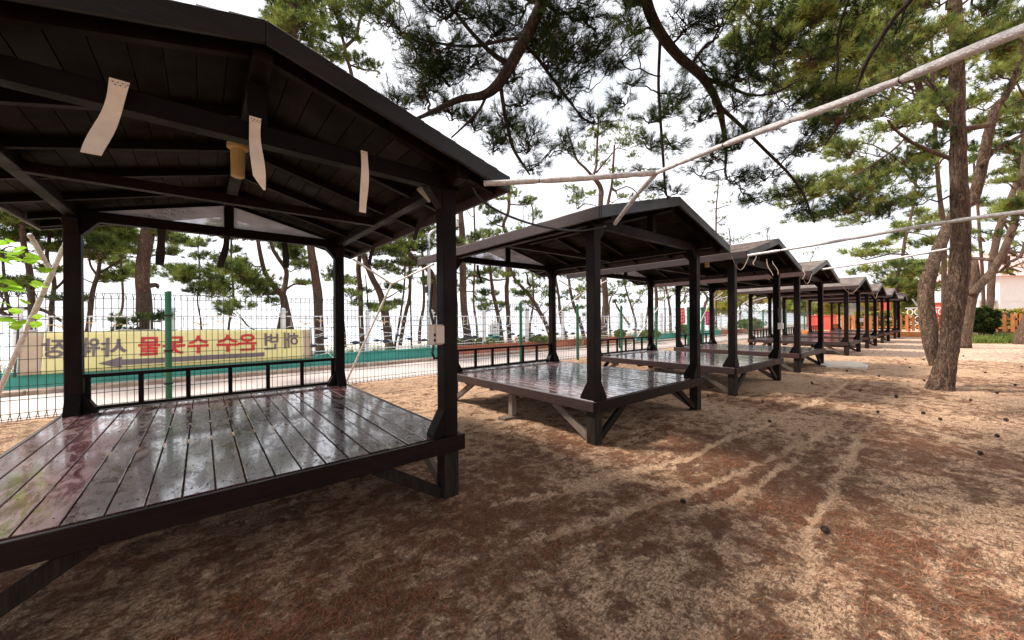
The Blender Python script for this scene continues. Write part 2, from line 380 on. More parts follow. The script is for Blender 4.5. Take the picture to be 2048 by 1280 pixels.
def sand_material():
    mt, n, b = new_mat('sand_with_needle_litter')
    a = N(n, 'ShaderNodeAttribute', attribute_name='litter')
    v = mapping(n, (1, 1, 1), 'Object')
    big = noise_(n, v, .55, 5, .6); fine = noise_(n, v, 11, 9, .85, .6)
    vs = mapping(n, (1, 3.2, 1), 'Object'); streak = noise_(n, vs, 6, 9, .82, .5)
    vs2 = mapping(n, (3.4, 1, 1), 'Object'); streak2 = noise_(n, vs2, 5, 9, .82, .5)
    sand = ramp(n, noise_(n, v, 34, 8, .8), [(.32, (.31, .175, .10)), (.52, (.60, .385, .24)), (.72, (.84, .60, .42))])
    sand = mixc(n, ramp(n, noise_(n, v, 160, 2, .5), [(.68, (0,)*3), (.73, (.75,)*3)]), sand, (.78, .66, .54))
    sand = mixc(n, ramp(n, noise_(n, v, 120, 2, .5), [(.30, (.8,)*3), (.36, (0,)*3)]), sand, (.11, .060, .038))
    lit = ramp(n, noise_(n, v, 42, 6, .8, 2.0), [(.33, (.030, .012, .007)), (.52, (.115, .043, .020)), (.64, (.24, .095, .042)), (.80, (.46, .23, .12))])
    st = N(n, 'ShaderNodeMath', operation='MAXIMUM'); n.links.new(streak, st.inputs[0]); n.links.new(streak2, st.inputs[1])
    mid = noise_(n, mapping(n, (1, 1.35, 1), 'Object'), 4.2, 10, .70, .2)
    def madd(a_, k, b_):
        q = N(n, 'ShaderNodeMath', operation='MULTIPLY_ADD'); n.links.new(a_, q.inputs[0]); q.inputs[1].default_value = k
        if b_ is None: q.inputs[2].default_value = 0
        else: n.links.new(b_, q.inputs[2])
        return q.outputs[0]
    at2 = N(n, 'ShaderNodeAttribute', attribute_name='trail')
    one = N(n, 'ShaderNodeValue'); one.outputs[0].default_value = -.125
    tot = madd(mid, .85, madd(a.outputs['Fac'], .22, madd(st.outputs[0], .50, madd(fine, .80, madd(at2.outputs['Fac'], -.13, one.outputs[0])))))
    half = N(n, 'ShaderNodeMath', operation='MULTIPLY'); n.links.new(tot, half.inputs[0]); half.inputs[1].default_value = .5     # colour ramps end at 1
    fac = ramp(n, half.outputs[0], [(.533, (0,)*3), (.553, (.66,)*3), (.600, (.95,)*3)])
    fl1 = ramp(n, noise_(n, mapping(n, (1, 2.6, 1), 'Object'), 30, 7, .8, .3), [(.535, (0,)*3), (.60, (.72,)*3)])
    fl2 = ramp(n, noise_(n, mapping(n, (2.6, 1, 1), 'Object'), 24, 7, .8, .3), [(.56, (0,)*3), (.61, (.75,)*3)])
    fm = N(n, 'ShaderNodeMath', operation='MAXIMUM'); n.links.new(fl1, fm.inputs[0]); n.links.new(fl2, fm.inputs[1])
    notr = N(n, 'ShaderNodeMath', operation='MULTIPLY_ADD'); n.links.new(at2.outputs['Fac'], notr.inputs[0]); notr.inputs[1].default_value = -.75; notr.inputs[2].default_value = 1.0
    fx = N(n, 'ShaderNodeMath', operation='MULTIPLY'); n.links.new(fm.outputs[0], fx.inputs[0]); n.links.new(notr.outputs[0], fx.inputs[1])
    fac2 = N(n, 'ShaderNodeMath', operation='MAXIMUM'); n.links.new(fac, fac2.inputs[0]); n.links.new(fx.outputs[0], fac2.inputs[1]); fac = fac2.outputs[0]
    c = mixc(n, fac, sand, lit)
    c = mixc(n, ramp(n, noise_(n, v, 75, 3, .6), [(.655, (0,)*3), (.69, (.8,)*3)]), c, (.72, .58, .45))
    n.links.new(c, b.inputs['Base Color']); b.inputs['Roughness'].default_value = .95; b.inputs['Specular IOR Level'].default_value = .15
    h = mixc(n, .5, fine, st.outputs[0]); h = mixc(n, .4, h, noise_(n, v, 60, 4, .7)); bump(n, b, mixc(n, .35, h, fac), .9, .04)
    return mt
M['sand'] = sand_material()
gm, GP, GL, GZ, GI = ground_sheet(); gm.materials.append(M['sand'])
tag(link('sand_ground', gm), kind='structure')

def far_sand_material():
    mt, n, b = new_mat('far_sand')
    v = mapping(n, (1, 1, 1), 'Object'); vs = mapping(n, (1, 2.5, 1), 'Object')
    cov = noise_(n, vs, 4.0, 9, .80, .3)
    c = mixc(n, ramp(n, cov, [(.49, (0,)*3), (.53, (.80,)*3)]), ramp(n, noise_(n, v, 20, 6, .8), [(.3, (.44, .29, .20)), (.7, (.74, .53, .38))]), (.24, .095, .045))
    n.links.new(c, b.inputs['Base Color']); b.inputs['Roughness'].default_value = .95; bump(n, b, cov, .6, .03)
    return mt
M['farsand'] = far_sand_material()
g2 = MB()                                                     # the ground outside the finely modelled sheet, in four pieces round it
for (a, b_, c, d) in ((-600, -6, -600, 9.35), (20, 600, -600, 9.35), (-6, 20, -600, -6)):
    nx_, ny_ = 6, 6
    g2.add([(a, c, -.004), (b_, c, -.004), (b_, d, -.004), (a, d, -.004)], [(0, 1, 2, 3)])
tag(g2.obj('outer_sand_ground', M['farsand']), kind='structure')

# --- paved path, kerb strip, soil behind the planter, beach, sea
def path_mat():
    mt, n, b = new_mat('pale_pink_pavers')
    v = mapping(n, (1, 1, 1), 'Object'); br = N(n, 'ShaderNodeTexBrick'); br.inputs['Scale'].default_value = 4.2
    br.inputs['Color1'].default_value = (.56, .46, .43, 1); br.inputs['Color2'].default_value = (.50, .41, .38, 1); br.inputs['Mortar'].default_value = (.36, .30, .27, 1); br.inputs['Mortar Size'].default_value = .012
    n.links.new(v, br.inputs['Vector'])
    c = mixc(n, ramp(n, noise_(n, v, 1.2, 6), [(.4, (0,)*3), (.8, (.5,)*3)]), br.outputs['Color'], (.58, .42, .32))
    n.links.new(c, b.inputs['Base Color']); b.inputs['Roughness'].default_value = .8
    return mt
pm = MB(); pm.box(-60, 120, 9.28, 12.32, -.10, .012); tag(pm.obj('path', path_mat()), kind='structure')
bm_ = MB(); bm_.add([(-600, 14.0, .30), (600, 14.0, .30), (600, 18, .28), (-600, 18, .28), (600, 45, -1.1), (-600, 45, -1.1), (600, 60, -1.9), (-600, 60, -1.9)],
        [(0, 1, 2, 3), (3, 2, 4, 5), (5, 4, 6, 7)]); bm_.add([(-600, 14.0, .30), (600, 14.0, .30), (600, 14.0, -.2), (-600, 14.0, -.2)], [(0, 1, 2, 3)])
tag(bm_.obj('beach', simple('pale_beach_sand', (.52, .47, .42), .95, .15, 1.2)), kind='structure')
def sea_mat():
    mt, n, b = new_mat('pale_sea'); v = mapping(n, (.25, 1, 1), 'Object')
    n.links.new(ramp(n, noise_(n, v, .12, 5), [(.3, (.42, .47, .50)), (.7, (.50, .55, .58))]), b.inputs['Base Color']); b.inputs['Roughness'].default_value = .22
    bump(n, b, noise_(n, v, 1.4, 6, .6), .12, .1); return mt
sm = MB(); sm.add([(-2500, 44, -1.35), (2500, 44, -1.35), (2500, 2500, -1.35), (-2500, 2500, -1.35)], [(0, 1, 2, 3)]); tag(sm.obj('sea', sea_mat()), kind='structure')
# rocks of a low far islet on the horizon
im = MB(); pr = []
for i in range(41):
    xx = 470+i*7.0; pr.append((xx, -1.5+max(0, 6.5*math.exp(-((i-14)/8)**2)+4*math.exp(-((i-30)/6)**2)+1.2*mnoise.noise(Vector((i*.6, 0, 0))))))
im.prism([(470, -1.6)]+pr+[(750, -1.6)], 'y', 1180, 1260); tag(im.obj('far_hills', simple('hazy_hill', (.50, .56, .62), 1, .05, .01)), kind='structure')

# kerb: stones laid one by one along the path
kr = link('kerb', None); tag(kr, kind='structure')
kv = []
for j in range(5):
    q = MB(); q.box(0, .86-.03*j, 0, .26, -.05, .105)
    for k, p in enumerate(q.v): q.v[k] = (p[0], p[1]+random.uniform(-.012, .012), p[2]+(random.uniform(-.012, .012) if p[2] > 0 else 0))
    kv.append(q.mesh('kerb_stone', M['kerb'], bevel=.012))
x = -9.0
for i in range(62):
    link('stone', kv[i % 5], kr, (x, 12.32+random.uniform(-.012, .012), 0)); x += .885
kp = MB(); kp.box(-12, 60, 12.60, 13.26, -.05, .055); tag(kp.obj('kerb_strip', simple('rough_pale_mortar', (.50, .43, .36), .95, .25, 4, bmp=.6)), kind='structure')

# ------------------------------------------------------------------ planter wall: teal stretches and terracotta block stretches
def planter(x0, x1, kind, label):
    r = thing('planter_wall', label, 'planter wall', ((x0+x1)/2, 13.4, 0), 'painted planter walls along the path'); cx = (x0+x1)/2
    if kind == 'teal':
        q = MB(); q.box(x0-cx, x1-cx-.004, -.12, .12, -.05, .36); q.obj('wall', M['teal'], r, bevel=.008)
        q = MB(); q.box(x0-cx, x1-cx-.004, -.15, .15, .362, .42); q.obj('coping', M['teal'], r, bevel=.012)
    else:
        q = MB(); q.box(x0-cx, x1-cx-.004, -.09, .12, -.05, .355); q.obj('core', M['kerb'], r)
        bw = .19; bmsh = MB().box(0, bw-.012, -.125, -.088, .02, .345).mesh('block', M['brick'], bevel=.006)
        n = int((x1-x0)/bw)
        for i in range(min(n, 60)): link('block', bmsh, r, (x0-cx+i*bw+.004, random.uniform(-.003, .003), 0))
        q = MB(); q.box(x0-cx, x1-cx-.004, -.15, .15, .358, .42); q.obj('coping', M['brick'], r, bevel=.01)
planter(-9.5, 7.9, 'teal', 'teal painted low wall behind the yellow banner and nearest pavilion')
planter(7.9, 21.1, 'brick', 'terracotta block low wall seen past the second pavilion railing')
planter(21.1, 34.7, 'teal', 'second teal painted low wall, beside the green gate further along')
planter(34.7, 48, 'brick', 'far terracotta low wall near the end of the path')

# ------------------------------------------------------------------ white seaside balustrade with waves, fish and gulls
def balustrade():
    Y = 13.62; z0, z1 = .42, 1.66; sp = 2.58; xs = [-.62+sp*i for i in range(-3, 18)]
    r = thing('balustrade', 'white seaside balustrade with wave bars, dark fish and orange gulls on the planter wall', 'balustrade', (0, Y, 0))
    post = MB(); post.box(-.06, .06, -.06, .06, .3, 1.78); post.box(-.10, .10, -.10, .10, 1.78, 1.82)
    post.tube([(0, 0, 1.82), (0, 0, 1.85), (0, 0, 1.89), (0, 0, 1.93)], [.05, .085, .07, .02], 10)
    pmesh = post.mesh('post', M['whitepaint'])
    for x in xs: link('post', pmesh, r, (x, 0, 0))
    W = sp
    rail = MB(); rail.bar((.08, 0, 1.66), (W-.08, 0, 1.66), .05, .035); rm = rail.mesh('top_rail', M['whitepaint'])
    rail = MB(); rail.bar((.08, 0, .50), (W-.08, 0, .50), .04, .03); rb = rail.mesh('bottom_rail', M['whitepaint'])
    bars = MB()
    for i in range(11):
        x = .22+i*.214; L = .22+.18*abs(math.sin(i*1.1+.5))
        bars.bar((x, 0, 1.645), (x, 0, 1.645-L), .022)
    bm2 = bars.mesh('short_bars', M['whitepaint'])
    wv = []
    for k, (zb, am, ph) in enumerate(((1.27, .06, 0), (1.10, .07, 1.7), (.94, .07, 3.1), (.80, .06, .8), (.66, .05, 4.2))):
        pts = [(x, 0.01*((k % 3)-1)*2, zb+am*math.sin(x*4.2+ph)+.03*math.sin(x*9+ph)) for x in np.linspace(.07, W-.07, 26)]
        wv.append(MB().tube(pts, .0125, 5).mesh('wave_bar', M['whitepaint'], smooth=True))
    fish = MB(); n = 12
    out_ = [(.0+.10*math.cos(t), .034*math.sin(t)*(1.1-.3*math.cos(t))) for t in np.linspace(0, 2*math.pi, n, endpoint=False)]
    fish.prism(out_, 'y', -.012, .012); fish.prism([(-.09, 0), (-.15, .035), (-.135, 0), (-.15, -.035)], 'y', -.009, .009)
    fm = fish.mesh('fish', M['fish'])
    g = MB(); top = [(-.15, .035), (-.10, .055), (-.05, .035), (0, .0), (.05, .035), (.10, .055), (.16, .03)]
    bot = [(x, z-.016-.016*(1-abs(x)/.17)) for x, z in top]
    g.prism(top+bot[::-1], 'y', -.01, .01); gmh = g.mesh('gull', M['gull'])
    for i, x in enumerate(xs[:-1]):
        link('top_rail', rm, r, (x, 0, 0)); link('bottom_rail', rb, r, (x, 0, 0)); tag(link('short_bars', bm2, r, (x, 0, 0)), kind='stuff')
        for q in wv: link('wave_bar', q, r, (x, 0, 0))
        if i < 12:
            rr = random.Random(i+5)
            for (fx, fz, s) in ((.35, .78, 1.1), (.75, .72, 1.5), (1.15, .95, .9), (1.65, .80, 1.2), (2.15, .74, 1.3), (.55, 1.18, .7)):
                o = link('fish', fm, r, (x+fx+rr.uniform(-.08, .08), -.03, fz+rr.uniform(-.03, .03)), (0, rr.uniform(-.1, .1), 0)); o.scale = (s*1.05,)*3
            for (gx, gz, s) in ((.6, 1.42, 1.15), (1.05, 1.50, .9), (1.5, 1.43, .8)):
                o = link('gull', gmh, r, (x+gx+rr.uniform(-.05, .05), -.03, gz), (0, rr.uniform(-.2, .25), 0)); o.scale = (s,)*3
balustrade()

# ------------------------------------------------------------------ green welded mesh fence
def fence():
    Y = 8.99; H = 2.0
    xs = [-.464+2.769*i for i in range(-3, 7)]+[19.3]; xs2 = [22.5]+[22.5+2.769*i for i in range(1, 9)]
    r = thing('mesh_fence', 'green welded wire mesh fence with round posts along the path', 'fence', (0, Y, 0))
    pq = MB().tube([(0, 0, -.1), (0, 0, 2.03), (0, 0, 2.045), (0, 0, 2.06)], [.047, .047, .052, .03], 14); pme = pq.mesh('post', M['greenpost'], smooth=False)
    for x in xs+xs2: link('post', pme, r, (x, 0, 0))
    zs = [.09, .16, .36, .56, .76, .96, 1.16, 1.36, 1.56, 1.74, 1.90, 1.985]
    def panel(x0, x1, fine=True):
        q = MB(); n = round((x1-x0)/.0865); rr = .0046
        for i in range(1, n):
            x = x0+(x1-x0)*i/n
            q.add([(x-rr, -rr, .16), (x+rr, -rr, .16), (x, rr, .16), (x-rr, -rr, 1.90), (x+rr, -rr, 1.90), (x, rr, 1.90)], [(0,1,4,3),(1,2,5,4),(2,0,3,5)])
            for (za, zb) in ((.16, .05), (1.90, 1.99)):       # the bent V ends, wires folding forward and back
                q.bar((x, 0, za), (x-.012, -.05, zb), .007); q.bar((x, 0, za), (x+.012, 0.0, zb), .007)
        for z in zs:
            yy = -.05 if z in (.09, 1.985) else -.004
            q.bar((x0+.04, yy, z), (x1-.04, yy, z), .0095)
        return q
    pm2 = panel(0, 2.769).mesh('mesh_panel', M['wire'])
    for a, b in zip(xs[:-1], xs[1:]):
        o = link('mesh_panel', pm2, r, (a, 0, 0)); tag(o, kind='stuff'); o.scale = ((b-a)/2.769, 1, 1)
    for a, b in zip(xs2[:-1], xs2[1:]):
        o = link('mesh_panel', pm2, r, (a, 0, 0)); tag(o, kind='stuff')
    br = MB().bar((-.06, -.02, 0), (.06, -.02, 0), .02, .03).mesh('clamp', M['black'])
    for x in xs[2:6]:
        for z in (.42, 1.0, 1.62): link('clamp', br, r, (x, -.04, z))
    g = thing('metal_gate', 'green steel gate frame hung in the mesh fence by the red posters', 'gate', (21.0, Y, 0))
    MB().tube([(0, 0, -.1), (0, 0, 2.1)], .075, 14).obj('gate_post', M['greenpost'], g)
    MB().tube([(-1.62, 0, -.1), (-1.62, 0, 2.08)], .075, 14).obj('gate_post', M['greenpost'], g)
    for z in (.15, .78, 2.0): MB().bar((.08, 0, z), (1.44, 0, z), .05).obj('frame_rail', M['greenpost'], g)
    for z in (.15, .78, 2.0): MB().bar((-1.54, 0, z), (-.08, 0, z), .05).obj('frame_rail', M['greenpost'], g)
    MB().bar((.10, .0, .1), (.10, 0, 2.02), .05).obj('frame_stile', M['greenpost'], g)
fence()

# ------------------------------------------------------------------ banner with mirrored hangul (its print is on the path side and shows through)
def banner():
    Y = 13.18
    TL, TR, BR, BL = [at(u/2.926, 560+v/2.926, y=Y) for u, v in ((120, 300), (1815, 285), (1822, 456), (100, 560))]
    r = thing('banner', 'long yellow cloth banner with red and grey hangul seen mirrored from behind', 'banner', (0, 0, 0))
    def P(s, t, off=0.0):
        p = (TL*(1-s)+TR*s)*(1-t)+(BL*(1-s)+BR*s)*t
        yy = .016*math.sin(s*17)*math.exp(-((t-.0)*2.2))+.004*math.sin(s*41+t*5)+.02*math.sin(t*3+s*7)
        zz = -.022*abs(math.sin(s*math.pi*3.5))*(1-t)
        return (p[0], p[1]+yy+off, p[2]+zz)
    def cloth(s0, s1, ns, nt_, mat, name):
        q = MB(); th = .006; n = (ns+1)*(nt_+1)
        for side in (0, 1):
            for j in range(nt_+1):
                for i in range(ns+1): q.v.append(P(s0+(s1-s0)*i/ns, j/nt_, side*th))
        I = lambda i, j, k: k*n+j*(ns+1)+i
        for j in range(nt_):
            for i in range(ns):
                q.f.append((I(i,j,0), I(i+1,j,0), I(i+1,j+1,0), I(i,j+1,0))); q.f.append((I(i,j,1), I(i,j+1,1), I(i+1,j+1,1), I(i+1,j,1)))
        for i in range(ns): q.f.append((I(i,0,0), I(i,0,1), I(i+1,0,1), I(i+1,0,0))); q.f.append((I(i,nt_,0), I(i+1,nt_,0), I(i+1,nt_,1), I(i,nt_,1)))
        for j in range(nt_): q.f.append((I(0,j,0), I(0,j+1,0), I(0,j+1,1), I(0,j,1))); q.f.append((I(ns,j,0), I(ns,j,1), I(ns,j+1,1), I(ns,j+1,0)))
        return q.obj(name, mat, r, smooth=True)
    cloth(.058, .962, 110, 10, M['banner_y'], 'cloth'); cloth(0, .057, 6, 8, M['banner_b'], 'hem'); cloth(.963, 1, 4, 8, M['banner_b'], 'hem')
    # slats at both ends
    for (s, nm) in ((-.006, 'end_stick'), (1.004, 'end_stick')):
        a = P(s, -.05); b = P(s, 1.04); MB().bar((a[0], Y+.0, a[2]), (b[0], Y+.0, b[2]), .03).obj(nm, M['rawwood'], r)
    def locate(u, v):                                          # banner (s, t) of a photographed point
        p = at(u/2.926, 560+v/2.926, y=Y); s = (p[0]-TL[0])/(TR[0]-TL[0])
        zt = TL[2]*(1-s)+TR[2]*s; zb = BL[2]*(1-s)+BR[2]*s; return s, (zt-p[2])/(zt-zb)
    # syllable, left u, right u, top v, bottom v in the enlarged photograph, colour, stroke weight
    syl = [('장', 248, 400, 338, 455, 'g'), ('워', 498, 620, 332, 448, 'g'), ('샤', 603, 745, 335, 447, 'g'),
           ('물', 812, 942, 330, 440, 'r'), ('돗', 955, 1086, 326, 432, 'r'), ('수', 1100, 1222, 322, 428, 'r'),
           ('수', 1268, 1396, 317, 420, 'r'), ('온', 1392, 1502, 312, 412, 'r'), ('변', 1545, 1628, 308, 405, 'g'), ('해', 1660, 1746, 305, 400, 'g')]
    syl[1] = ('워', 498, 592, 332, 448, 'g'); syl[2] = ('샤', 598, 748, 335, 447, 'g')
    for ch, u0, u1, v0, v1, c in syl:
        cu = bpy.data.curves.new('glyph', 'FONT'); cu.body = ch; cu.size = 1; cu.offset = .028 if ch not in '변해' else .016; cu.fill_mode = 'BOTH'; cu.resolution_u = 4
        tmp = bpy.data.objects.new('glyph_src', cu); COL.objects.link(tmp); bpy.context.view_layer.update()
        me = bpy.data.meshes.new_from_object(tmp.evaluated_get(bpy.context.evaluated_depsgraph_get())); bpy.data.objects.remove(tmp)
        n = len(me.vertices); co = np.zeros(n*3); me.vertices.foreach_get('co', co); co = co.reshape(-1, 3)
        mn, mxx = co[:, :2].min(0), co[:, :2].max(0); q = (co[:, :2]-mn)/(mxx-mn)
        (sa, ta), (sb, tb) = locate(u0, (v0+v1)/2), locate(u1, (v0+v1)/2); tt = locate((u0+u1)/2, v0)[1]; tb2 = locate((u0+u1)/2, v1)[1]
        new = [P(sb+(sa-sb)*a, tb2+(tt-tb2)*b, -.012) for a, b in q]     # reads from right to left: we stand behind it
        me.vertices.foreach_set('co', np.array(new).ravel()); me.materials.clear(); me.materials.append(M['print_red'] if c == 'r' else M['print_grey']); me.update()
        link('letter', me, r)
    q = MB(); arrow = [(585, 487), (722, 447), (722, 464), (1135, 441), (1546, 422), (1546, 446), (1135, 470), (722, 497), (722, 514)]
    top = [(585, 487), (722, 447), (722, 514)]
    q.add([P(*locate(u, v), -.012) for u, v in top], [(0, 1, 2)])
    for k in range(50):
        ua, ub = 722+(824*k)/50, 722+824*(k+1)/50
        f = lambda u: 464-(u-722)/824*42; g = lambda u: 497-(u-722)/824*51
        q.add([P(*locate(ua, f(ua)), -.010), P(*locate(ub, f(ub)), -.010), P(*locate(ub, g(ub)), -.010), P(*locate(ua, g(ua)), -.010)], [(0, 1, 2, 3)])
    q.obj('arrow', M['print_grey'], r)
    a = P(1.004, -.03)
    MB().tube([a, ((a[0]+2.3)/2+.3, 11.2, a[2]+.05), (2.30, 9.04, 1.42)], .006, 4).obj('tie_rope', M['whiteplastic'], r)
    MB().tube([P(1.0, .98), (2.9, 12.2, .55), (2.32, 9.04, .62)], .006, 4).obj('tie_rope', M['whiteplastic'], r)
    a = P(-.006, -.03); MB().tube([a, (a[0]-.5, 13.3, a[2]-.02), (a[0]-1.2, 13.5, a[2]+.03)], .006, 4).obj('tie_rope', M['whiteplastic'], r)
banner()

# ------------------------------------------------------------------ timber pavilions
HW = 1.33; RX = 1.68; YF, YB = -1.63, 1.63; EF, EB = -2.01, 2.28; ZR = 3.13; SL = .262
def zr(x): return ZR-abs(x)*SL
def deck_planks(r):
    n = 19; p = 2.80/n; vm = []
    for j in range(4):
        q = MB(); q.box(0, p-.009, -1.665, 1.665, -.032, 0)
        vm.append(q.mesh('plank', M['deck'], bevel=.003))
    for i in range(n):
        link('plank', vm[i % 4], r, (-1.40+i*p+.0045, random.uniform(-.004, .004), .53+random.uniform(-.002, .002)), (random.uniform(-.0012, .0012), random.uniform(-.008, .008), 0))
def pavilion():
    r = link('pavilion', None); S = M['stain']
    deck_planks(r)
    q = MB()
    for i in range(19):
        for y in (-1.55, -1.1, -.37, .37, 1.1, 1.55):
            for dx in (-.035, .035):
                cx_ = -1.40+(i+.5)*2.80/19+dx+random.uniform(-.004, .004); cy_ = y+random.uniform(-.008, .008); q.tube([(cx_, cy_, .526), (cx_, cy_, .5325)], .0045, 6)
    tag(q.obj('screw_heads', M['black'], r), kind='stuff')
    # rim boards
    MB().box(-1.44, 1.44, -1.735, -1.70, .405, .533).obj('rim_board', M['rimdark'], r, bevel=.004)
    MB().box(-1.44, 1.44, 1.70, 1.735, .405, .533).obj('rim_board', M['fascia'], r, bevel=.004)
    for s in (-1, 1): MB().box(min(s*1.403, s*1.437), max(s*1.403, s*1.437), -1.698, 1.698, .405, .530).obj('rim_board', M['fascia'], r, bevel=.004)
    for y in (-1.1, -.37, .37, 1.1): MB().box(-1.39, 1.39, y-.035, y+.035, .37, .497).obj('joist', M['rawwood'], r)
    # posts, legs, gussets, braces
    for sx in (-1, 1):
        for y, sy in ((YF, 1), (YB, -1)):
            x = sx*HW; h = .063
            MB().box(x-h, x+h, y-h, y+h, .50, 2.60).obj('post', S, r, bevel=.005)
            MB().box(x-h-.006, x+h+.006, y-h-.002, y+h+.006, -.12, .498).obj('leg', M['leg'], r, bevel=.006)
            q = MB(); q.prism([(x-sx*h, .531), (x-sx*(h+.105), .531), (x-sx*(h+.105), .56), (x-sx*h, .75)], 'y', y-h+.004, y+h-.004); q.obj('gusset', S, r, bevel=.003)
            q = MB(); q.prism([(y+sy*h, .531), (y+sy*(h+.105), .531), (y+sy*(h+.105), .56), (y+sy*h, .75)], 'x', x-h+.004, x+h-.004); q.obj('gusset', S, r, bevel=.003)
            q = MB(); q.prism([(x-sx*h, 2.599), (x-sx*(h+.13), 2.599), (x-sx*h, 2.44)], 'y', y-h+.01, y+h-.01); q.obj('bracket', S, r, bevel=.003)
            q = MB(); q.prism([(y+sy*h, 2.599), (y+sy*(h+.13), 2.599), (y+sy*h, 2.44)], 'x', x-h+.01, x+h-.01); q.obj('bracket', S, r, bevel=.003)
            MB().bar((x-sx*(h+.01), y+sy*.0, .05), (x-sx*.62, y, .395), .05, .085).obj('brace', M['leg'], r, bevel=.004)
            MB().bar((x, y+sy*(h+.01), .05), (x, y+sy*.66, .395), .05, .085).obj('brace', M['rawwood'], r, bevel=.004)
    for sx in (-1, 0, 1):
        x = sx*1.30; yy = -.06 if sx else -.45
        MB().box(x-.045, x+.045, yy-.045, yy+.045, .045, .368).obj('support', M['rawwood'], r, bevel=.004)
        MB().box(x-.22, x+.13, yy-.08, yy+.08, -.03, .043).obj('foot_board', M['rawwood'], r, bevel=.006)
    # beams
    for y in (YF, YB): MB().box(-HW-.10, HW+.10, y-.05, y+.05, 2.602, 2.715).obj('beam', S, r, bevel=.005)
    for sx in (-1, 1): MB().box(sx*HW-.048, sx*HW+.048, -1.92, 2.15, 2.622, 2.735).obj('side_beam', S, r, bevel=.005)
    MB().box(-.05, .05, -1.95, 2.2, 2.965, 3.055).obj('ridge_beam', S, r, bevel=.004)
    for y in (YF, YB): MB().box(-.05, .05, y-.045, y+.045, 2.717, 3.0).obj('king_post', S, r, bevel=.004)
    MB().box(-HW, HW, -.04, .04, 2.62, 2.70).obj('tie_beam', S, r, bevel=.004)
    for y in (-1.86, -1.05, -.35, .35, 1.05, 1.75, 2.15):
        for sx in (-1, 1):
            q = MB(); x0, x1 = sx*.052, sx*1.66; t = .055
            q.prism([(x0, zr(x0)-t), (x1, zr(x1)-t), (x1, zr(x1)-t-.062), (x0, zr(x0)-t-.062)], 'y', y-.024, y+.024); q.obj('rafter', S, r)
    # ceiling boards: seen from below, laid front to back on the rafters
    nb = 12; w_ = 1.64/nb
    for sx in (-1, 1):
        for i in range(nb):
            a, b = .02+i*w_, .02+(i+1)*w_-.006; x0, x1 = sx*a, sx*b
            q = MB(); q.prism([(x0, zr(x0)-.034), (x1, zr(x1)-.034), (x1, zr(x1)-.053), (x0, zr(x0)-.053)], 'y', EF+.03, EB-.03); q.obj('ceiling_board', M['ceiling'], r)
        q = MB(); x0, x1 = 0.0, sx*RX; q.prism([(x0, zr(x0)-.012), (x1, zr(x1)-.012), (x1, zr(x1)-.032), (x0, zr(x0)-.032)], 'y', EF+.01, EB-.01); q.obj('roof_sheet', M['black'], r)
        # shingles: overlapping courses of single tabs
        q = MB(); rr = random.Random(3); nc = 13; cw = RX/nc
        for c in range(nc):
            y = EF-.02-(.15 if c % 2 else 0)*1.0; xa = RX+.03-c*cw; xb = xa-cw-.03
            if xb < 0: xb = 0
            while y < EB:
                L = .30+rr.uniform(-.02, .02); y2 = min(y+L-.008, EB+.02); y1 = max(y, EF-.02)
                if y2 > y1+.02:
                    li = .012+rr.uniform(0, .004)
                    q.prism([(sx*xa, zr(xa)+li-.010), (sx*xa, zr(xa)+li), (sx*xb, zr(xb)+.003), (sx*xb, zr(xb)-.009)], 'y', y1, y2)
                y += L
        tag(q.obj('shingles', M['shingle'], r), kind='stuff')
        # gable boards and eave boards
        for (ya, yb) in ((EF-.03, EF), (EB, EB+.03)):
            q = MB(); x0, x1 = 0.0015*sx, sx*(RX+.03); q.prism([(x0, zr(x0)+.004), (x1, zr(x1)+.004), (x1, zr(x1)-.120), (x0, zr(x0)-.120)], 'y', ya, yb); q.obj('gable_board', M['gable'], r, bevel=.004)
        x0, x1 = sorted((sx*RX, sx*(RX+.03))); MB().box(x0, x1, EF+.002, EB-.002, zr(RX)-.125, zr(RX)-.004).obj('eave_board', M['fascia'], r, bevel=.004)
        # clear sheet closing the back gable
        q = MB(); xi, xo = sx*.052, sx*1.18; q.prism([(xi, 2.718), (xo, 2.718), (xi, zr(xi)-.12)], 'y', YB+.0, YB+.004); q.obj('gable_sheet', M['sheet'], r)
    MB().tube([(0, 0, 2.965), (0, 0, 2.93), (0, 0, 2.92), (0, 0, 2.70), (0, 0, 2.69)], [.075, .075, .05, .047, .03], 16).obj('lamp_socket', M['lampcup'], r, loc=(-.04, -.62, 0))
    # railing at the back
    y = YB; MB().box(-HW+.07, HW-.07, y-.03, y+.03, .905, .945).obj('rail', S, r, bevel=.004)
    MB().box(-HW+.07, HW-.07, y-.025, y+.025, .552, .587).obj('rail', S, r, bevel=.003)
    for i in range(7):
        x = -1.235+i*2.47/6; MB().box(x-.022, x+.022, y-.022, y+.022, .588, .904).obj('baluster', S, r, bevel=.003)
    return r
proto = pavilion()
PX = [.275, 4.93, 9.22, 13.64, 20.45, 25.45, 30.9, 37.2]
plabels = ['nearest dark timber pavilion with wet plank deck, three tan straps under its front gable',
 'second pavilion from the camera, with weathered diagonal brace under its near corner',
 'third pavilion from the camera, just behind the second one with shingles showing on its roof',
 'fourth pavilion, the last one before the pale concrete slab on the sand',
 'fifth pavilion, first one beyond the pale concrete slab',
 'sixth pavilion of the row, third from the far end',
 'seventh pavilion of the row, next to last before the picket fence',
 'farthest and smallest pavilion of the row, beside the picket fence']
kids = list(proto.children)
PAV = []
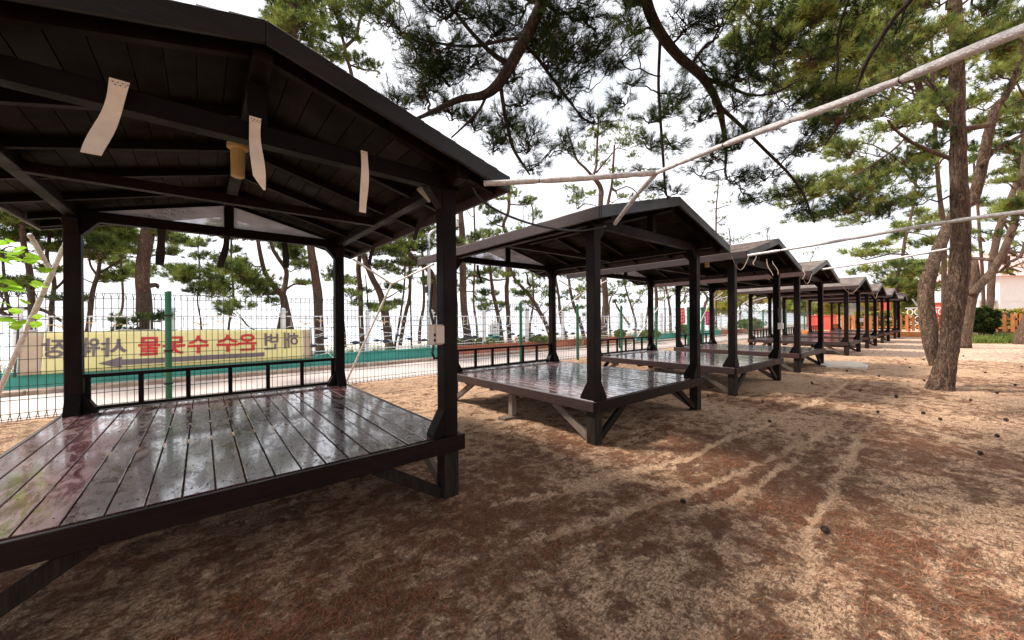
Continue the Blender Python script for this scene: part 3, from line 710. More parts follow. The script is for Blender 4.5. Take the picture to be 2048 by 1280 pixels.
for i, x in enumerate(PX):
    r = proto if i == 0 else link('pavilion', None)
    if i:
        for k in kids:
            c = k.copy(); COL.objects.link(c); c.parent = r
            if 'plank' in k.name: c.location = (k.location[0], k.location[1]+random.uniform(-.004, .004), .53+random.uniform(-.002, .002))
    r.location = (x, 4.43, random.uniform(-.012, .012) if i > 1 else 0); r.rotation_euler = (0, 0, random.uniform(-.008, .008) if i > 1 else 0)
    tag(r, plabels[i], 'pavilion', 'timber pavilions standing in a row on the sand'); PAV.append(r)

# ------------------------------------------------------------------ straps hanging in the pavilions
def strap(p0, p1, wd, mat, label, group, bend=.0, cut=False, name='fabric_strap'):
    p0 = Vector(p0); p1 = Vector(p1); q = MB(); n = 12; L = p1-p0; ang = random.uniform(-.2, .2)
    for side in (0, .004):
        for i in range(n+1):
            t = i/n; c = p0+L*t+Vector((bend*math.sin(t*math.pi*1.6), .02*math.sin(t*5+p0.x*3)+side, 0))
            hw = wd/2*(1-.10*math.sin(t*7+p0.x))
            if cut and t > .85: q.v += [tuple(c+Vector((-hw+wd*(t-.85)/.15*.75, 0, 0))), tuple(c+Vector((hw, 0, 0)))]
            else: q.v += [tuple(c+Vector((-hw, 0, ang*0))), tuple(c+Vector((hw, 0, 0)))]
    m_ = (n+1)*2
    for i in range(n):
        a = i*2; q.f += [(a, a+1, a+3, a+2), (a+m_, a+2+m_, a+3+m_, a+1+m_), (a, a+2, a+2+m_, a+m_), (a+1, a+1+m_, a+3+m_, a+3)]
    q.f += [(0, m_, m_+1, 1), (m_-2, m_-1, 2*m_-1, 2*m_-2)]
    o = q.obj(name, mat, None, smooth=False); tag(o, label, 'strap', group)
    st = MB()
    for k in range(7):
        xx = -wd*.38+k*wd*.125; zz = -.018-.012*(k % 2); st.bar((p0.x+xx, p0.y+.02*math.sin(p0.x*3)-.004, p0.z+zz), (p0.x+xx+.006, p0.y+.02*math.sin(p0.x*3)-.004, p0.z+zz+.003), .003)
    if mat is M['strap']: tag(st.obj('stitching', M['tie'], o), kind='stuff')
    return o
G = 'tan fabric straps under the nearest pavilion front gable'
strap((-.31, 2.70, 2.715), (-.395, 2.64, 2.30), .070, M['strap'], 'leftmost tan fabric strap, swinging to the left under the nearest pavilion roof', G, .005)
strap((.255, 2.70, 2.735), (.262, 2.66, 2.285), .062, M['strap'], 'middle tan fabric strap with a slanted cut end under the nearest gable peak', G, -.006, True)
strap((.895, 2.70, 2.71), (.875, 2.67, 2.265), .050, M['strap'], 'rightmost straight tan fabric strap under the nearest pavilion roof', G)
G = 'dark fabric straps hanging from the pavilion beams'
strap((-.36, 6.02, 2.60), (-.38, 6.0, 2.17), .075, M['darkstrap'], 'left dark strap hanging from the rear beam of the nearest pavilion', G)
strap((.25, 6.02, 2.60), (.19, 6.0, 2.19), .07, M['darkstrap'], 'middle dark strap slanting from the rear beam of the nearest pavilion', G, .01)
strap((.89, 6.02, 2.60), (.91, 6.0, 2.25), .075, M['darkstrap'], 'right dark strap hanging from the rear beam of the nearest pavilion', G)
for (u0, v0, u1, v1, X, t) in ((848, 425, 828, 480, 1.72, 'dark strap hanging from the right eave of the nearest pavilion, beside its front post'),
                               (749, 488, 738, 530, 1.72, 'dark strap hanging from the right eave of the nearest pavilion, towards its rear')):
    strap(at(u0, v0, x=X), at(u1, v1, x=X), .045, M['darkstrap'], t, G)
strap(at(955, 530, y=6.0), at(962, 566, y=6.0), .05, M['darkstrap'], 'left dark strap on the rear beam of the second pavilion', G)
strap(at(1050, 543, y=6.0), at(1060, 572, y=6.0), .045, M['darkstrap'], 'right dark strap on the rear beam of the second pavilion', G)
G = 'pale strap ends hanging from the third pavilion eave'
for (u0, v0, u1, v1, t) in ((1510, 512, 1509, 530, 'short pale strap end at the front left corner of the third pavilion roof'), (1533, 518, 1544, 551, 'left one of two long pale straps below the third pavilion gable'),
                         (1547, 522, 1556, 549, 'right one of two long pale straps below the third pavilion gable'), (1609, 538, 1606, 558, 'pale strap hanging at the right eave of the third pavilion')):
    strap(at(u0, v0, y=2.36), at(u1, v1, y=2.36), .05, M['strap'], t, G, .01)

# ------------------------------------------------------------------ fittings on posts: outlet boxes, flood lamp, cable
def outlet_box(x, y, z, label, mat, s=1.0, wires=True):
    r = thing('outlet_box', label, 'outlet box', (x, y, z), 'electrical boxes on the pavilion posts')
    MB().box(-.055*s, .055*s, -.05, .03, -.085*s, .085*s).obj('box', mat, r, bevel=.008)
    MB().box(-.03*s, .045*s, -.068, -.051, -.075*s, .075*s).obj('lid', mat, r, bevel=.005)
    for dz in (-.045, .0): MB().tube([(-.036*s, -.050, dz*s), (-.036*s, -.056, dz*s)], .012*s, 10).obj('socket_hole', M['black'], r)
    if wires: MB().tube([(-.02, 0, .08), (-.045, .01, .20), (-.03, .02, .33), (-.015, .03, .42)], .011, 6).obj('cable', M['cable'], r); MB().tube([(-.02, 0, -.08), (-.035, 0, -.15), (-.015, .0, -.20), (.02, .0, -.19)], .011, 6).obj('cable', M['cable'], r)
outlet_box(1.50, 2.80, 1.38, 'ivory outlet box with black cable on the front post of the nearest pavilion', M['ivory'], 1.0)
outlet_box(10.49, 2.72, 1.30, 'white outlet box on the front right post of the third pavilion', M['whiteplastic'], .9)
outlet_box(21.70, 2.71, 1.36, 'white outlet box on the front right post of the fifth pavilion', M['whiteplastic'], 1.0, False)
outlet_box(32.15, 2.71, 1.36, 'tiny white outlet box on the front right post of the seventh pavilion', M['whiteplastic'], 1.0, False)
fl = thing('flood_lamp', 'small tilted flood lamp fixed beside the front post top of the nearest pavilion', 'lamp', tuple(at(854, 385, y=3.0)))
q = MB(); q.box(-.075, .075, -.02, .03, -.05, .05); q.obj('housing', M['steel'], fl, bevel=.006, rot=(.7, .5, .3))
q = MB(); q.box(-.062, .062, -.028, -.021, -.038, .038); q.obj('glass', M['whiteplastic'], fl, rot=(.7, .5, .3))
MB().bar((0, .03, .0), (.06, .06, .07), .02).obj('bracket', M['steel'], fl)
cb = [at(945, 372, d=3.15), at(962, 398, d=3.2), at(1000, 424, d=3.35), at(1060, 447, d=3.6), at(1120, 459, d=3.8), at(1165, 461, d=3.95), at(1212, 452, d=4.05)]
o = MB().tube(smoothpath(cb, 5), .011, 8).obj('power_cable', M['cable'], None, smooth=True); tag(o, 'black cable drooping between the first and second pavilion eaves', 'cable')
for i, (xa, xb, t) in enumerate(((6.62, 7.52, 'second and third'), (10.9, 11.95, 'third and fourth'), (15.35, 18.8, 'fourth and fifth'), (22.2, 23.8, 'fifth and sixth'))):
    P_ = [(xa+(xb-xa)*t, 2.40, 2.62-.30*math.sin(math.pi*t)) for t in np.linspace(0, 1, 14)]
    o = MB().tube(P_, .0055, 6).obj('power_cable', M['whiteplastic'] if i > 9 else M['kerb'], None, smooth=True); tag(o, 'pale cable sagging between the %s pavilions' % t, 'cable')

# ------------------------------------------------------------------ foil-wrapped awning poles
def wrapped(parent, pts, rad, seg=.55, name='arm'):
    pts = [Vector(p) for p in pts]; sm_ = smoothpath([tuple(p) for p in pts], 8) if len(pts) > 2 else np.array([tuple(pts[0]+(pts[1]-pts[0])*t) for t in np.linspace(0, 1, 9)])
    L = np.concatenate([[0], np.cumsum(np.linalg.norm(np.diff(sm_, axis=0), axis=1))]); n = max(8, int(L[-1]/.05)); s = np.linspace(0, L[-1], n)
    P_ = np.stack([np.interp(s, L, sm_[:, k]) for k in range(3)], 1); R_ = []
    ties = np.arange(seg*.6, L[-1]-.1, seg)
    for v in s:
        dd = np.min(np.abs(ties-v)) if len(ties) else 1
        R_.append(rad*(1+.06*mnoise.noise(Vector((v*4, 1, rad*99))))*(.72 if dd < .03 else 1))
    o = MB().tube(P_, R_, 12, rough=.05, freq=6).obj(name, M['wrap'], parent, smooth=True)
    for t in ties:
        c = [np.interp(t, L, sm_[:, k]) for k in range(3)]; c2 = [np.interp(t+.007, L, sm_[:, k]) for k in range(3)]
        MB().tube([c, c2], rad*.80, 10).obj('tie', M['tie'], parent)
    return o
PG = 'foil wrapped awning frames between the pavilions'
def frame(label, arms, legs):
    r = thing('awning_frame', label, 'awning frame', (0, 0, 0), PG)
    for a in arms: wrapped(r, a[0], a[1], .7, 'arm')
    for a in legs: wrapped(r, a[0], a[1], a[2] if len(a) > 2 else .6, 'leg')
J = tuple(at(1312, 346, x=2.62))
def between(A, B, us):
    """points (u, v) placed at the depth a straight pole from A to B has there"""
    A = np.array(A); B = np.array(B); o = [tuple(A)]
    for u, v in us:
        k = (u-1024)/F_PX; fa, fb = (A-CAM)@_rt-k*((A-CAM)@_fw), (B-CAM)@_rt-k*((B-CAM)@_fw); t = fa/(fa-fb)
        o.append(tuple(at(u, v, d=(A+t*(B-A)-CAM)@_fw)))
    return o+[tuple(B)]
EP = at(2048, 58, d=1.05)
frame('thick foil-wrapped pole forking at the front between the first two pavilions and running overhead',
      [(between(at(968, 367, y=2.33), J, [(1130, 359)]), .021), (between(J, at(1230, 447, y=2.36), [(1272, 392)]), .021)],
      [(between(J, EP, [(1460, 285), (1690, 202), (1870, 131)])+[tuple(EP+(EP-np.array(J))*.5)], .0158, .42)])
frame('thin foil-wrapped pole running from the third pavilion roof towards the upper right past the pine',
      [], [(between(at(1496, 511, y=2.34), at(2300, 390, d=3.2), [(1640, 488), (1870, 448), (2048, 423)]), .022, .9)])
frame('farther thin pole from the fourth pavilion roof tied to the big pine trunk', [], [([at(1643, 539, y=2.36), at(1760, 522, d=9.0), at(1900, 497, d=7.9)], .026, 1.1)])
def back_frame(j, a1, a2, foot, label, rad=.022):
    frame(label, [([a1, j], rad*.85), ([j, a2], rad*.85)], [([j, foot], rad)])
Jb = at(783, 568, y=7.6)
back_frame(Jb, at(706, 518, y=6.72), at(868, 528, y=6.72), at(684, 782, y=8.6), 'Y shaped foil-wrapped frame behind the gap between the first two pavilions')
Jl = at(104, 546, y=7.6)
back_frame(Jl, at(146, 452, y=6.72), at(60, 470, y=6.4), at(-6, 792, y=8.6), 'foil-wrapped slanting frame at the left edge behind the nearest pavilion', .028)
for (u, v, a1, a2, ft, t) in ((1162, 588, (1118, 560), (1216, 560), (1100, 640), 'second and third'), (1335, 590, (1300, 560), (1335+10, 560), (1252, 705), 'third and fourth')):
    y_ = 7.6; back_frame(at(u, v, y=y_), at(a1[0], a1[1], y=6.75), at(a2[0], a2[1], y=6.75), at(ft[0], ft[1], y=8.5), 'Y shaped pale frame behind the gap between the %s pavilions' % t, .02)
for i, t in ((4, 'fifth and sixth'), (5, 'sixth and seventh')):
    xm = (PX[i]+PX[i-1])/2+ (0 if i > 4 else 1.6)
    back_frame((xm, 7.6, 2.3), (xm-.8, 6.75, 2.62), (xm+.8, 6.75, 2.62), (xm-.2, 8.6, .0), 'Y shaped pale frame further along, before the %s pavilions' % t, .022)
fp = thing('leaning_pole', 'pale pole leaning beyond the last pavilion against the far pine', 'pole', (0, 0, 0))
MB().tube([at(1825, 598, d=27), at(1862, 648, d=24)], .05, 8).obj('pole', M['wrap'], fp)

# ------------------------------------------------------------------ pines
def shoot_template(k, n, spread=(35, 70), wd=.010, seed=0, span=.55):
    """one needle shoot along +Z, unit needle length; n thin triangles"""
    g = np.random.default_rng(seed); T = []
    for i in range(n):
        ph = g.uniform(0, 2*math.pi); th = math.radians(g.uniform(*spread)); z0 = g.uniform(0, span)
        d = np.array([math.sin(th)*math.cos(ph), math.sin(th)*math.sin(ph), math.cos(th)])
        s = np.cross(d, g.normal(size=3)); s /= np.linalg.norm(s); L = g.uniform(.75, 1.05); b = np.array([0, 0, z0])
        tip = b+d*L+np.array([0, 0, -.06*L])
        T.append([b-s*wd, b+s*wd, tip])
    return np.array(T)
def scatter_shoots(C, A, L, tmpl, tone):
    """C centres, A axes, L lengths -> triangles (T,3,3), tones"""
    R = rotmats(A, rng.uniform(0, 6.28, len(C))); outV = []; outT = []
    which = rng.integers(0, len(tmpl), len(C))
    for k, t in enumerate(tmpl):
        s = which == k
        if not s.any(): continue
        V = np.einsum('nij,tvj->ntvi', R[s], t)*L[s][:, None, None, None]+C[s][:, None, None, :]
        outV.append(V.reshape(-1, 3, 3)); outT.append(np.repeat(tone[s], len(t)))
    return np.concatenate(outV), np.concatenate(outT)
TM_FAR = [shoot_template(i, 20, (18, 68), .055, i, .7) for i in range(5)]
TM_NEAR = [shoot_template(i, 34, (12, 60), .0135, i+20, .6) for i in range(5)]
TM_MID = [shoot_template(i, 26, (15, 65), .034, i+40, .7) for i in range(5)]

def curved(a, b, bow, n=6, wob=.06, seed=0):
    a = np.array(a, float); b = np.array(b, float); L = np.linalg.norm(b-a); o = []
    for i in range(n+1):
        t = i/n; p = a+(b-a)*t; p = p+np.array([0, 0, bow*L*math.sin(math.pi*t)])
        if 0 < i < n: p = p+rng.normal(size=3)*wob*L*.35
        o.append(p)
    return o

def pine(name, label, group, limbs, pads, barkm, needm, tmpl, L0, dens, rough=.10, lay=None, extra=None, cat='tree', pad_jit=1.0, up=.9, twig_r=.012, nsub=7, tone0=0.0, droop=0.0, fine=False):
    """limbs: list of [ (x,y,z,r), ... ] from base to tip; pads: list of (centre, (rx,ry,rz), n_shoots)"""
    root = thing(name, label, cat, tuple(limbs[0][0][:3]) if limbs else (0, 0, 0), group); org = np.array(root.location)
    nodes = []
    tr = MB()
    for li, lm in enumerate(limbs):
        P_ = smoothpath([p for p in lm], 28 if fine and li < 2 else 5); P_[:, :3] -= org
        r0 = P_[0, 3]
        big = r0 > .12
        tr.tube(P_[:, :3], np.maximum(P_[:, 3], .006), (72 if fine and li < 2 else 18) if big else 9, furrow=.055 if fine and big else 0, rough=rough if big else .06, freq=1/max(r0*3.2, .05), seed=li+len(pads), lump=.16 if big else 0)
        nodes += [(p[:3]+org, p[3]) for p in P_[len(P_)//4 if li == 0 else 0:]]
    if limbs: tr.obj('trunk', barkm, root, smooth=True)
    NP = np.array([n[0] for n in nodes]); NR = np.array([n[1] for n in nodes])
    br = MB(); C = []; A = []; TW = []; LS = []
    for pad in pads:
        c, rad, n = pad[:3]; big_ = pad[3] if len(pad) > 3 else 1.0
        c = np.array(c, float); rad = np.array(rad, float)
        dd = NP-c; cost = np.linalg.norm(dd, axis=1)+np.maximum(0, dd[:, 2])*.5
        k = int(np.argmin(cost)); a = NP[k]; Ld = np.linalg.norm(c-a)
        r_b = min(NR[k]*.6, .012+.016*Ld); cl = c-np.array([0, 0, rad[2]*.5])
        if Ld > .05:
            pts = curved(a, cl, .04-.02*droop, 6, .16); br.tube([p-org for p in smoothpath(pts, 2)], np.linspace(r_b, r_b*.5, 13), 6)
        # sub-branches in the pad, then shoots gathered along them
        m_ = max(3, min(nsub*2, int(n/9)));  per = max(3, int(n/m_))
        for s in range(m_):
            ph = rng.uniform(0, 6.283); q = rng.uniform(.45, 1.0); e = c+rad*np.array([math.cos(ph)*q, math.sin(ph)*q, rng.uniform(-.5, .9)])
            sp = curved(cl if rng.random() < .7 or Ld < .05 else (a+cl)/2, e, .10-.2*droop, 5, .22); rs = r_b*.42
            br.tube([p-org for p in sp], np.linspace(max(rs, twig_r*.55), twig_r*.4, 6), 4)
            sp = np.array(sp); L = np.array([0, .2, .4, .6, .8, 1.0])
            for j in range(per):
                t = min(1, rng.beta(2.6, 1.1)); b = np.array([np.interp(t, L, sp[:, k2]) for k2 in range(3)])
                off = rng.normal(size=3)*np.array([.30, .30, .22])*np.minimum(rad, .9)*(.55+.4*t)
                cc = b+off; ax = (sp[-1]-sp[0]); ax = ax/(np.linalg.norm(ax)+1e-6)+off/(np.linalg.norm(off)+1e-6)*.7+np.array([0, 0, up])+rng.normal(size=3)*.3
                C.append(cc); A.append(ax); LS.append(big_)
                if np.linalg.norm(off) > .05: TW.append((b, cc))
    if TW:
        tv = []
        for b, cc in TW:
            d = cc-b; s = np.cross(d, rng.normal(size=3)); s = s/(np.linalg.norm(s)+1e-9)*twig_r*.33; mid = (b+cc)/2+rng.normal(size=3)*.12*np.linalg.norm(d)
            tv += [[b-s, b+s, mid], [b+s, mid+s, mid-s], [mid-s, mid+s, cc]]
        tw = tri_mesh('twigs', np.array(tv)-org, barkm); tag(link('twigs', tw, root), kind='stuff')
    if br.v: tag(br.obj('branches', barkm, root, smooth=True), kind='stuff')
    if C:
        C = np.array(C)-org; A = np.array(A); Ls = L0*rng.uniform(.75, 1.2, len(C))*np.array(LS)
        clump = np.array([mnoise.noise(Vector(p*1.3)) for p in C])
        tone = np.clip(rng.normal(.30, .14, len(C))+clump*.38+tone0, 0, 1)
        V, T = scatter_shoots(C, A, Ls, tmpl, tone)
        tag(link('crown', tri_mesh('crown', V, needm, T+rng.normal(0, .04, len(T))), root), kind='stuff')
    return root

def pads_px(lst, Y=None, d=None, dens=20., jit=1.0, thick=.8):
    o = []
    for it in lst:
        u, v, ru, rv = it[:4]; dd = it[4] if len(it) > 4 else None
        if Y is not None: c = at(u, v, y=Y+rng.uniform(-jit, jit))
        else: c = at(u, v, d=(dd or d)*(1+rng.uniform(-.06, .06)))
        dep = (c-CAM)@_fw; s = dep/F_PX; hx = ru*s; hz = rv*s
        o.append((c, (hx*.95, hx*.95 if hx < 1.4 else 1.4+.3*(hx-1.4), hz), max(8, int(math.pi*ru*rv/dens))))
    return o
def limb_px(path, Y=None, d=None, wid=None, taper=.55, jit=0.0):
    """path of (u, v[, width_px]) from the foot upward"""
    o = []; n = len(path); w0 = wid
    for i, p in enumerate(path):
        if Y is not None: c = at(p[0], p[1], y=Y+jit*math.sin(i*1.3))
        else:
            dd = d if not isinstance(d, (list, tuple)) else d[i]; c = at(p[0], p[1], d=dd)
        dep = (c-CAM)@_fw; w_ = (p[2] if len(p) > 2 else w0*(1-(1-taper)*i/(n-1)))/math.sqrt(1+((p[0]-1024)/F_PX)**2); o.append((c[0], c[1], c[2], w_*dep/F_PX/2))
    return o

CG = 'crooked coastal pines behind the white balustrade'
def sea_pine(label, limbs, pads, Y=15.0, dens=11., tone0=0.0, L=.19):
    lm = []
    for k, (path, wd) in enumerate(limbs):
        p = limb_px(path, Y=Y, wid=wd, jit=.12 if k == 0 else .25)
        if k == 0 and p[0][2] > .3:                          # carry the foot down into the soil
            a, b = p[0], p[1]; p = [(a[0]+(a[0]-b[0])*.15, a[1], .2, a[3]*1.25)]+p
        lm.append(p)
    return pine('pine_tree', label, CG, lm, pads_px(pads, Y=Y, dens=dens), M['bark_far'], M['nd_sea'], TM_FAR, L, dens, tone0=tone0)
sea_pine('straight pine trunk at the left edge behind the green broad leaves', [([(64,690),(63,600),(59,542),(47,486),(44,430),(40,340)], 19)], [(30,445,55,16),(20,478,40,10),(75,440,30,14),(50,400,60,20)], 14.6)
sea_pine('leaning pine at the far left whose heavy low limb lies across the balustrade', [([(45,690),(36,655),(22,625),(13,595),(8,551),(4,500)], 12), ([(30,640),(0,620),(50,617),(88,621),(122,641),(150,655)], 14)], [(10,575,40,8),(40,570,30,6),(115,500,30,10),(10,520,25,8)], 14.9)
sea_pine('knobbly double pine just left of the nearest rear left post', [([(98,690),(103,612),(108,560),(94,518),(98,481),(105,440)], 13), ([(108,580),(128,560),(146,520)], 8), ([(100,600),(135,600),(160,608)], 8)], [(105,470,38,12),(125,458,30,12),(115,545,22,6),(135,600,22,6)], 15.4)
sea_pine('slender forking pine with round tufts between the left rear post and the thick knotted trunk', [([(172,690),(178,646),(185,585),(195,551),(200,520)], 15), ([(195,551),(181,530),(176,495)], 7), ([(195,548),(219,534),(240,520)], 8), ([(187,566),(172,560),(160,552)], 4)],
         [(205,455,45,22),(210,495,38,18),(235,475,28,24),(185,515,22,12),(175,470,25,20),(252,553,32,7),(228,562,22,6),(200,430,40,18)], 14.8)
sea_pine('thickest coastal pine trunk with a knot, left of the green fence post', [([(288,700),(290,650),(288,600,33),(284,560,30),(290,500,30),(296,465,31),(305,400,26),(310,300,22)], 34), ([(296,572,14),(312,570,12),(316,576,5)], 10)],
         [(345,480,28,12),(352,505,14,9),(335,470,20,8),(320,340,60,30),(285,640,10,5),(258,645,16,8),(248,665,12,8),(318,640,14,8),(312,670,10,7)], 14.1, L=.17)
sea_pine('pine that forks into two bowed limbs, seen through the nearest pavilion', [([(585,690),(577,653),(566,590)], 26), ([(568,596),(545,568),(530,545),(521,510),(514,470),(505,420)], 13), ([(566,590),(572,560),(572,540),(556,515),(543,490),(535,430)], 12), ([(570,580),(590,568),(612,570)], 5), ([(553,690),(560,640),(566,600)], 9), ([(482,635),(500,655),(530,668)], 4)],
         [(480,548,38,14),(500,572,45,14),(522,590,30,9),(470,530,20,12),(590,510,28,22),(575,490,25,15),(605,568,20,6),(545,605,18,5),(468,616,30,8),(445,628,14,7),(520,470,40,16),(600,535,20,8)], 14.9)
sea_pine('tall straight reddish pine left of the nearest rear right post', [([(641,700),(639,681),(636,599),(629,544),(622,500),(612,420),(600,300),(590,150),(587,60),(586,10)], 20), ([(588,75),(580,40),(560,10)], 5)],
         [(588,52,42,16),(548,35,28,20),(600,12,45,20),(632,58,28,9),(612,85,28,9),(640,78,14,6),(560,62,22,10),(575,20,30,15),(655,110,18,8),(640,122,22,7)], 14.6, tone0=.05)
sea_pine('tall thin pine whose upper fork shows above the nearest gable slope', [([(725,700),(722,640),(721,585),(717,540),(719,500),(717,380),(712,230),(703,150),(693,114),(689,93),(680,57),(674,24),(668,-20)], 11), ([(692,93),(713,71),(718,45),(725,30),(740,20),(760,19),(776,4),(790,-20)], 7), ([(700,130),(725,138),(758,143)], 4), ([(687,98),(650,82),(615,66)], 4), ([(705,50),(700,40),(690,30)], 3)],
         [(665,12,22,22),(660,58,26,12),(700,18,28,14),(725,8,20,10),(715,78,9,9),(690,60,16,10),(722,122,26,9),(738,140,26,6),(678,100,16,6),(765,28,16,6),(760,10,30,10),(700,70,20,8),(672,120,22,8),(700,592,22,7),(715,610,14,5),(718,455,40,20)], 15.6, tone0=.03)
sea_pine('dark trunk leaning right over the balustrade between the pavilions', [([(779,690),(777,680),(770,625),(760,587),(742,550),(727,507),(712,450)], 18), ([(765,600),(785,590),(800,580)], 3.5), ([(772,632),(758,642),(745,632)], 2.5)],
         [(740,470,40,18),(765,500,30,16),(700,480,25,12),(755,535,36,9),(742,615,20,6),(785,610,26,7),(770,620,22,5),(780,575,22,6),(735,500,20,10)], 14.5)
sea_pine('thin twin stems with tufts rising behind the leaning trunk', [([(790,690),(800,637),(807,587),(810,540),(808,500)], 5), ([(800,690),(810,632),(819,595),(820,550),(818,490),(820,440)], 8.5)],
         [(800,470,34,14),(830,495,28,16),(790,500,24,12),(812,450,30,12),(840,520,20,8),(800,525,22,7),(790,545,20,6),(825,465,26,10),(780,480,24,12),(800,580,14,5)], 14.9)
sea_pine('bare slender straight pine beside the twin stems', [([(823,690),(822,640),(821,600),(822,560),(820,520)], 4), ([(737,692),(737,625),(731,550)], 4)], [(822,530,16,8),(835,470,22,9),(731,585,14,6),(742,620,14,5)], 15.6)
sea_pine('pine with a long bare arm bending left beside the street lamp', [([(880,690),(872,640),(868,600),(866,555),(850,532),(830,520),(812,498),(800,482),(790,470)], 14)], [(845,567,22,7),(850,455,26,18),(790,465,24,12),(865,430,30,20),(800,510,26,8)], 15.6)
sea_pine('straight brown pine just right of the nearest front post', [([(935,690),(935,672),(927,607),(926,537),(925,475),(921,415),(917,300)], 17), ([(928,560),(945,550),(975,558)], 4)], [(948,478,22,9),(908,486,14,9),(945,552,18,5),(905,455,16,10),(900,540,14,6),(960,568,20,5),(915,520,18,5)], 14.0)
sea_pine('dark narrow pine touching the nearest front post', [([(912,690),(912,625),(910,562),(906,500)], 9)], [(905,500,18,10)], 16.4)
sea_pine('slightly tilted pine with a horizontal arm over the second pavilion railing', [([(1004,690),(1001,660),(994,620),(987,590),(982,555),(979,520)], 10), ([(984,562),(960,556),(938,548)], 4), ([(984,560),(1002,560),(1015,557)], 4)], [(966,585,18,10),(958,600,16,6),(985,612,24,6),(965,622,14,5),(1000,612,16,6),(976,545,24,6),(950,552,14,5),(1002,555,18,5),(985,590,14,5)], 14.2)
sea_pine('crooked pine with a high flat crown between the first two roofs', [([(1020,690),(1019,675),(1016,625),(1013,580),(1015,555),(1016,500),(1013,470),(1007,450),(1016,425),(1018,400),(1017,360)], 10), ([(1009,455),(990,448),(975,438)], 3), ([(1018,408),(1045,410),(1062,404)], 3), ([(1016,395),(1000,398),(985,392)], 3)],
         [(1040,404,26,6),(1060,402,12,8),(980,424,20,9),(992,446,18,8),(1002,466,14,5),(1000,400,20,7),(1020,385,26,8),(1030,552,26,7),(1045,462,14,8),(1030,470,12,6),(968,412,12,8)], 14.6)
sea_pine('pine leaning left with stepped tufts seen under the second pavilion roof', [([(1105,690),(1095,655),(1080,625),(1062,595),(1042,572),(1030,558),(1018,530)], 9), ([(1080,625),(1060,612),(1050,600)], 3)], [(1036,570,14,6),(1048,590,22,7),(1058,610,20,6),(1045,622,14,4),(1090,556,18,9),(1075,575,18,6),(1100,612,16,6),(1066,565,14,6),(1090,590,14,5),(1083,545,16,7)], 14.8)
sea_pine('pair of thin curving pines between the rear post and front post of the second pavilion', [([(1168,675),(1159,640),(1147,609),(1140,575),(1136,540)], 8), ([(1134,677),(1122,640),(1118,597),(1112,560),(1108,530)], 7)], [(1140,598,22,5),(1166,578,16,12),(1170,560,14,6),(1152,617,18,5),(1174,634,12,4),(1120,588,14,6),(1130,552,20,8),(1160,600,12,4),(1125,622,14,4)], 14.6)
sea_pine('forked pine rising behind the second pavilion roof with green tufts on curved limbs', [([(1208,690),(1208,661),(1211,603),(1208,561),(1204,480),(1201,416),(1202,377),(1186,354)], 15), ([(1186,354),(1170,336),(1154,320),(1143,289),(1133,254)], 6), ([(1186,354),(1193,330),(1193,316),(1196,257),(1197,235)], 6), ([(1193,345),(1215,318),(1232,298)], 4), ([(1207,470),(1215,412),(1224,366),(1227,322),(1229,290)], 7), ([(1155,418),(1170,408),(1192,411)], 3)],
         [(1152,385,26,14),(1150,402,22,8),(1182,388,14,9),(1172,292,16,10),(1205,300,22,14),(1200,330,16,10),(1184,315,10,12),(1225,250,24,16),(1212,222,22,12),(1250,285,26,18),(1240,225,14,10),(1200,262,24,10),(1240,392,14,9),(1235,340,22,10),(1265,255,20,14),(1270,310,18,12),(1180,270,14,7),(1260,395,18,7),(1118,275,14,6),(1228,370,20,8),(1280,280,14,18),(1300,400,25,6)], 14.6, dens=14, tone0=.05)
sea_pine('slim pine with a dense tuft seen through the third pavilion', [([(1271,660),(1271,643),(1261,608),(1253,583),(1246,555)], 5), ([(1259,650),(1238,620),(1228,600)], 5), ([(1222,690),(1218,620),(1222,595),(1235,580)], 4)], [(1235,570,24,9),(1240,604,24,6),(1265,606,18,5),(1222,588,12,8),(1250,592,18,5),(1285,584,16,8),(1270,570,14,5)], 14.6)
sea_pine('straight pine at the third pavilion rear post', [([(1312,690),(1312,661),(1313,603),(1311,565),(1309,500)], 9)], [(1325,599,14,5),(1300,575,12,6),(1318,575,14,6)], 14.2)
sea_pine('two spindly pines right of the third pavilion rear post', [([(1331,680),(1330,658),(1330,620),(1328,578)], 4), ([(1342,680),(1341,658),(1340,620),(1334,586),(1328,560)], 6.5)], [(1326,600,12,4),(1345,598,12,4),(1350,580,14,5)], 14.8)
sea_pine('small pine with a bent top behind the red poster', [([(1352,680),(1358,615),(1368,598),(1371,586),(1378,578)], 4)], [(1370,606,16,6),(1384,585,18,10),(1360,575,14,8),(1392,600,14,6)], 15.0)
sea_pine('pine behind the green gate with spreading low arms', [([(1405,680),(1409,613),(1415,598),(1406,580)], 7), ([(1418,680),(1422,613),(1429,595),(1437,576)], 6), ([(1412,602),(1430,588),(1446,580)], 3)], [(1420,575,26,6),(1455,590,22,8),(1440,600,18,5),(1395,590,16,7),(1462,574,20,8),(1475,598,16,5),(1450,610,20,4)], 15.6)
sea_pine('yellow-green spreading pine beyond the fourth pavilion', [([(1500,670),(1500,633),(1500,605),(1502,586),(1496,560)], 8), ([(1500,615),(1480,600),(1468,596)], 4), ([(1500,612),(1520,600),(1540,595)], 4)], [(1500,598,34,10),(1470,612,22,8),(1530,590,28,12),(1560,600,24,12),(1495,622,34,8),(1480,580,22,8),(1520,570,26,8),(1540,625,24,8),(1570,575,20,10),(1595,595,24,14),(1590,620,20,8)], 16.5, dens=11, tone0=.16)
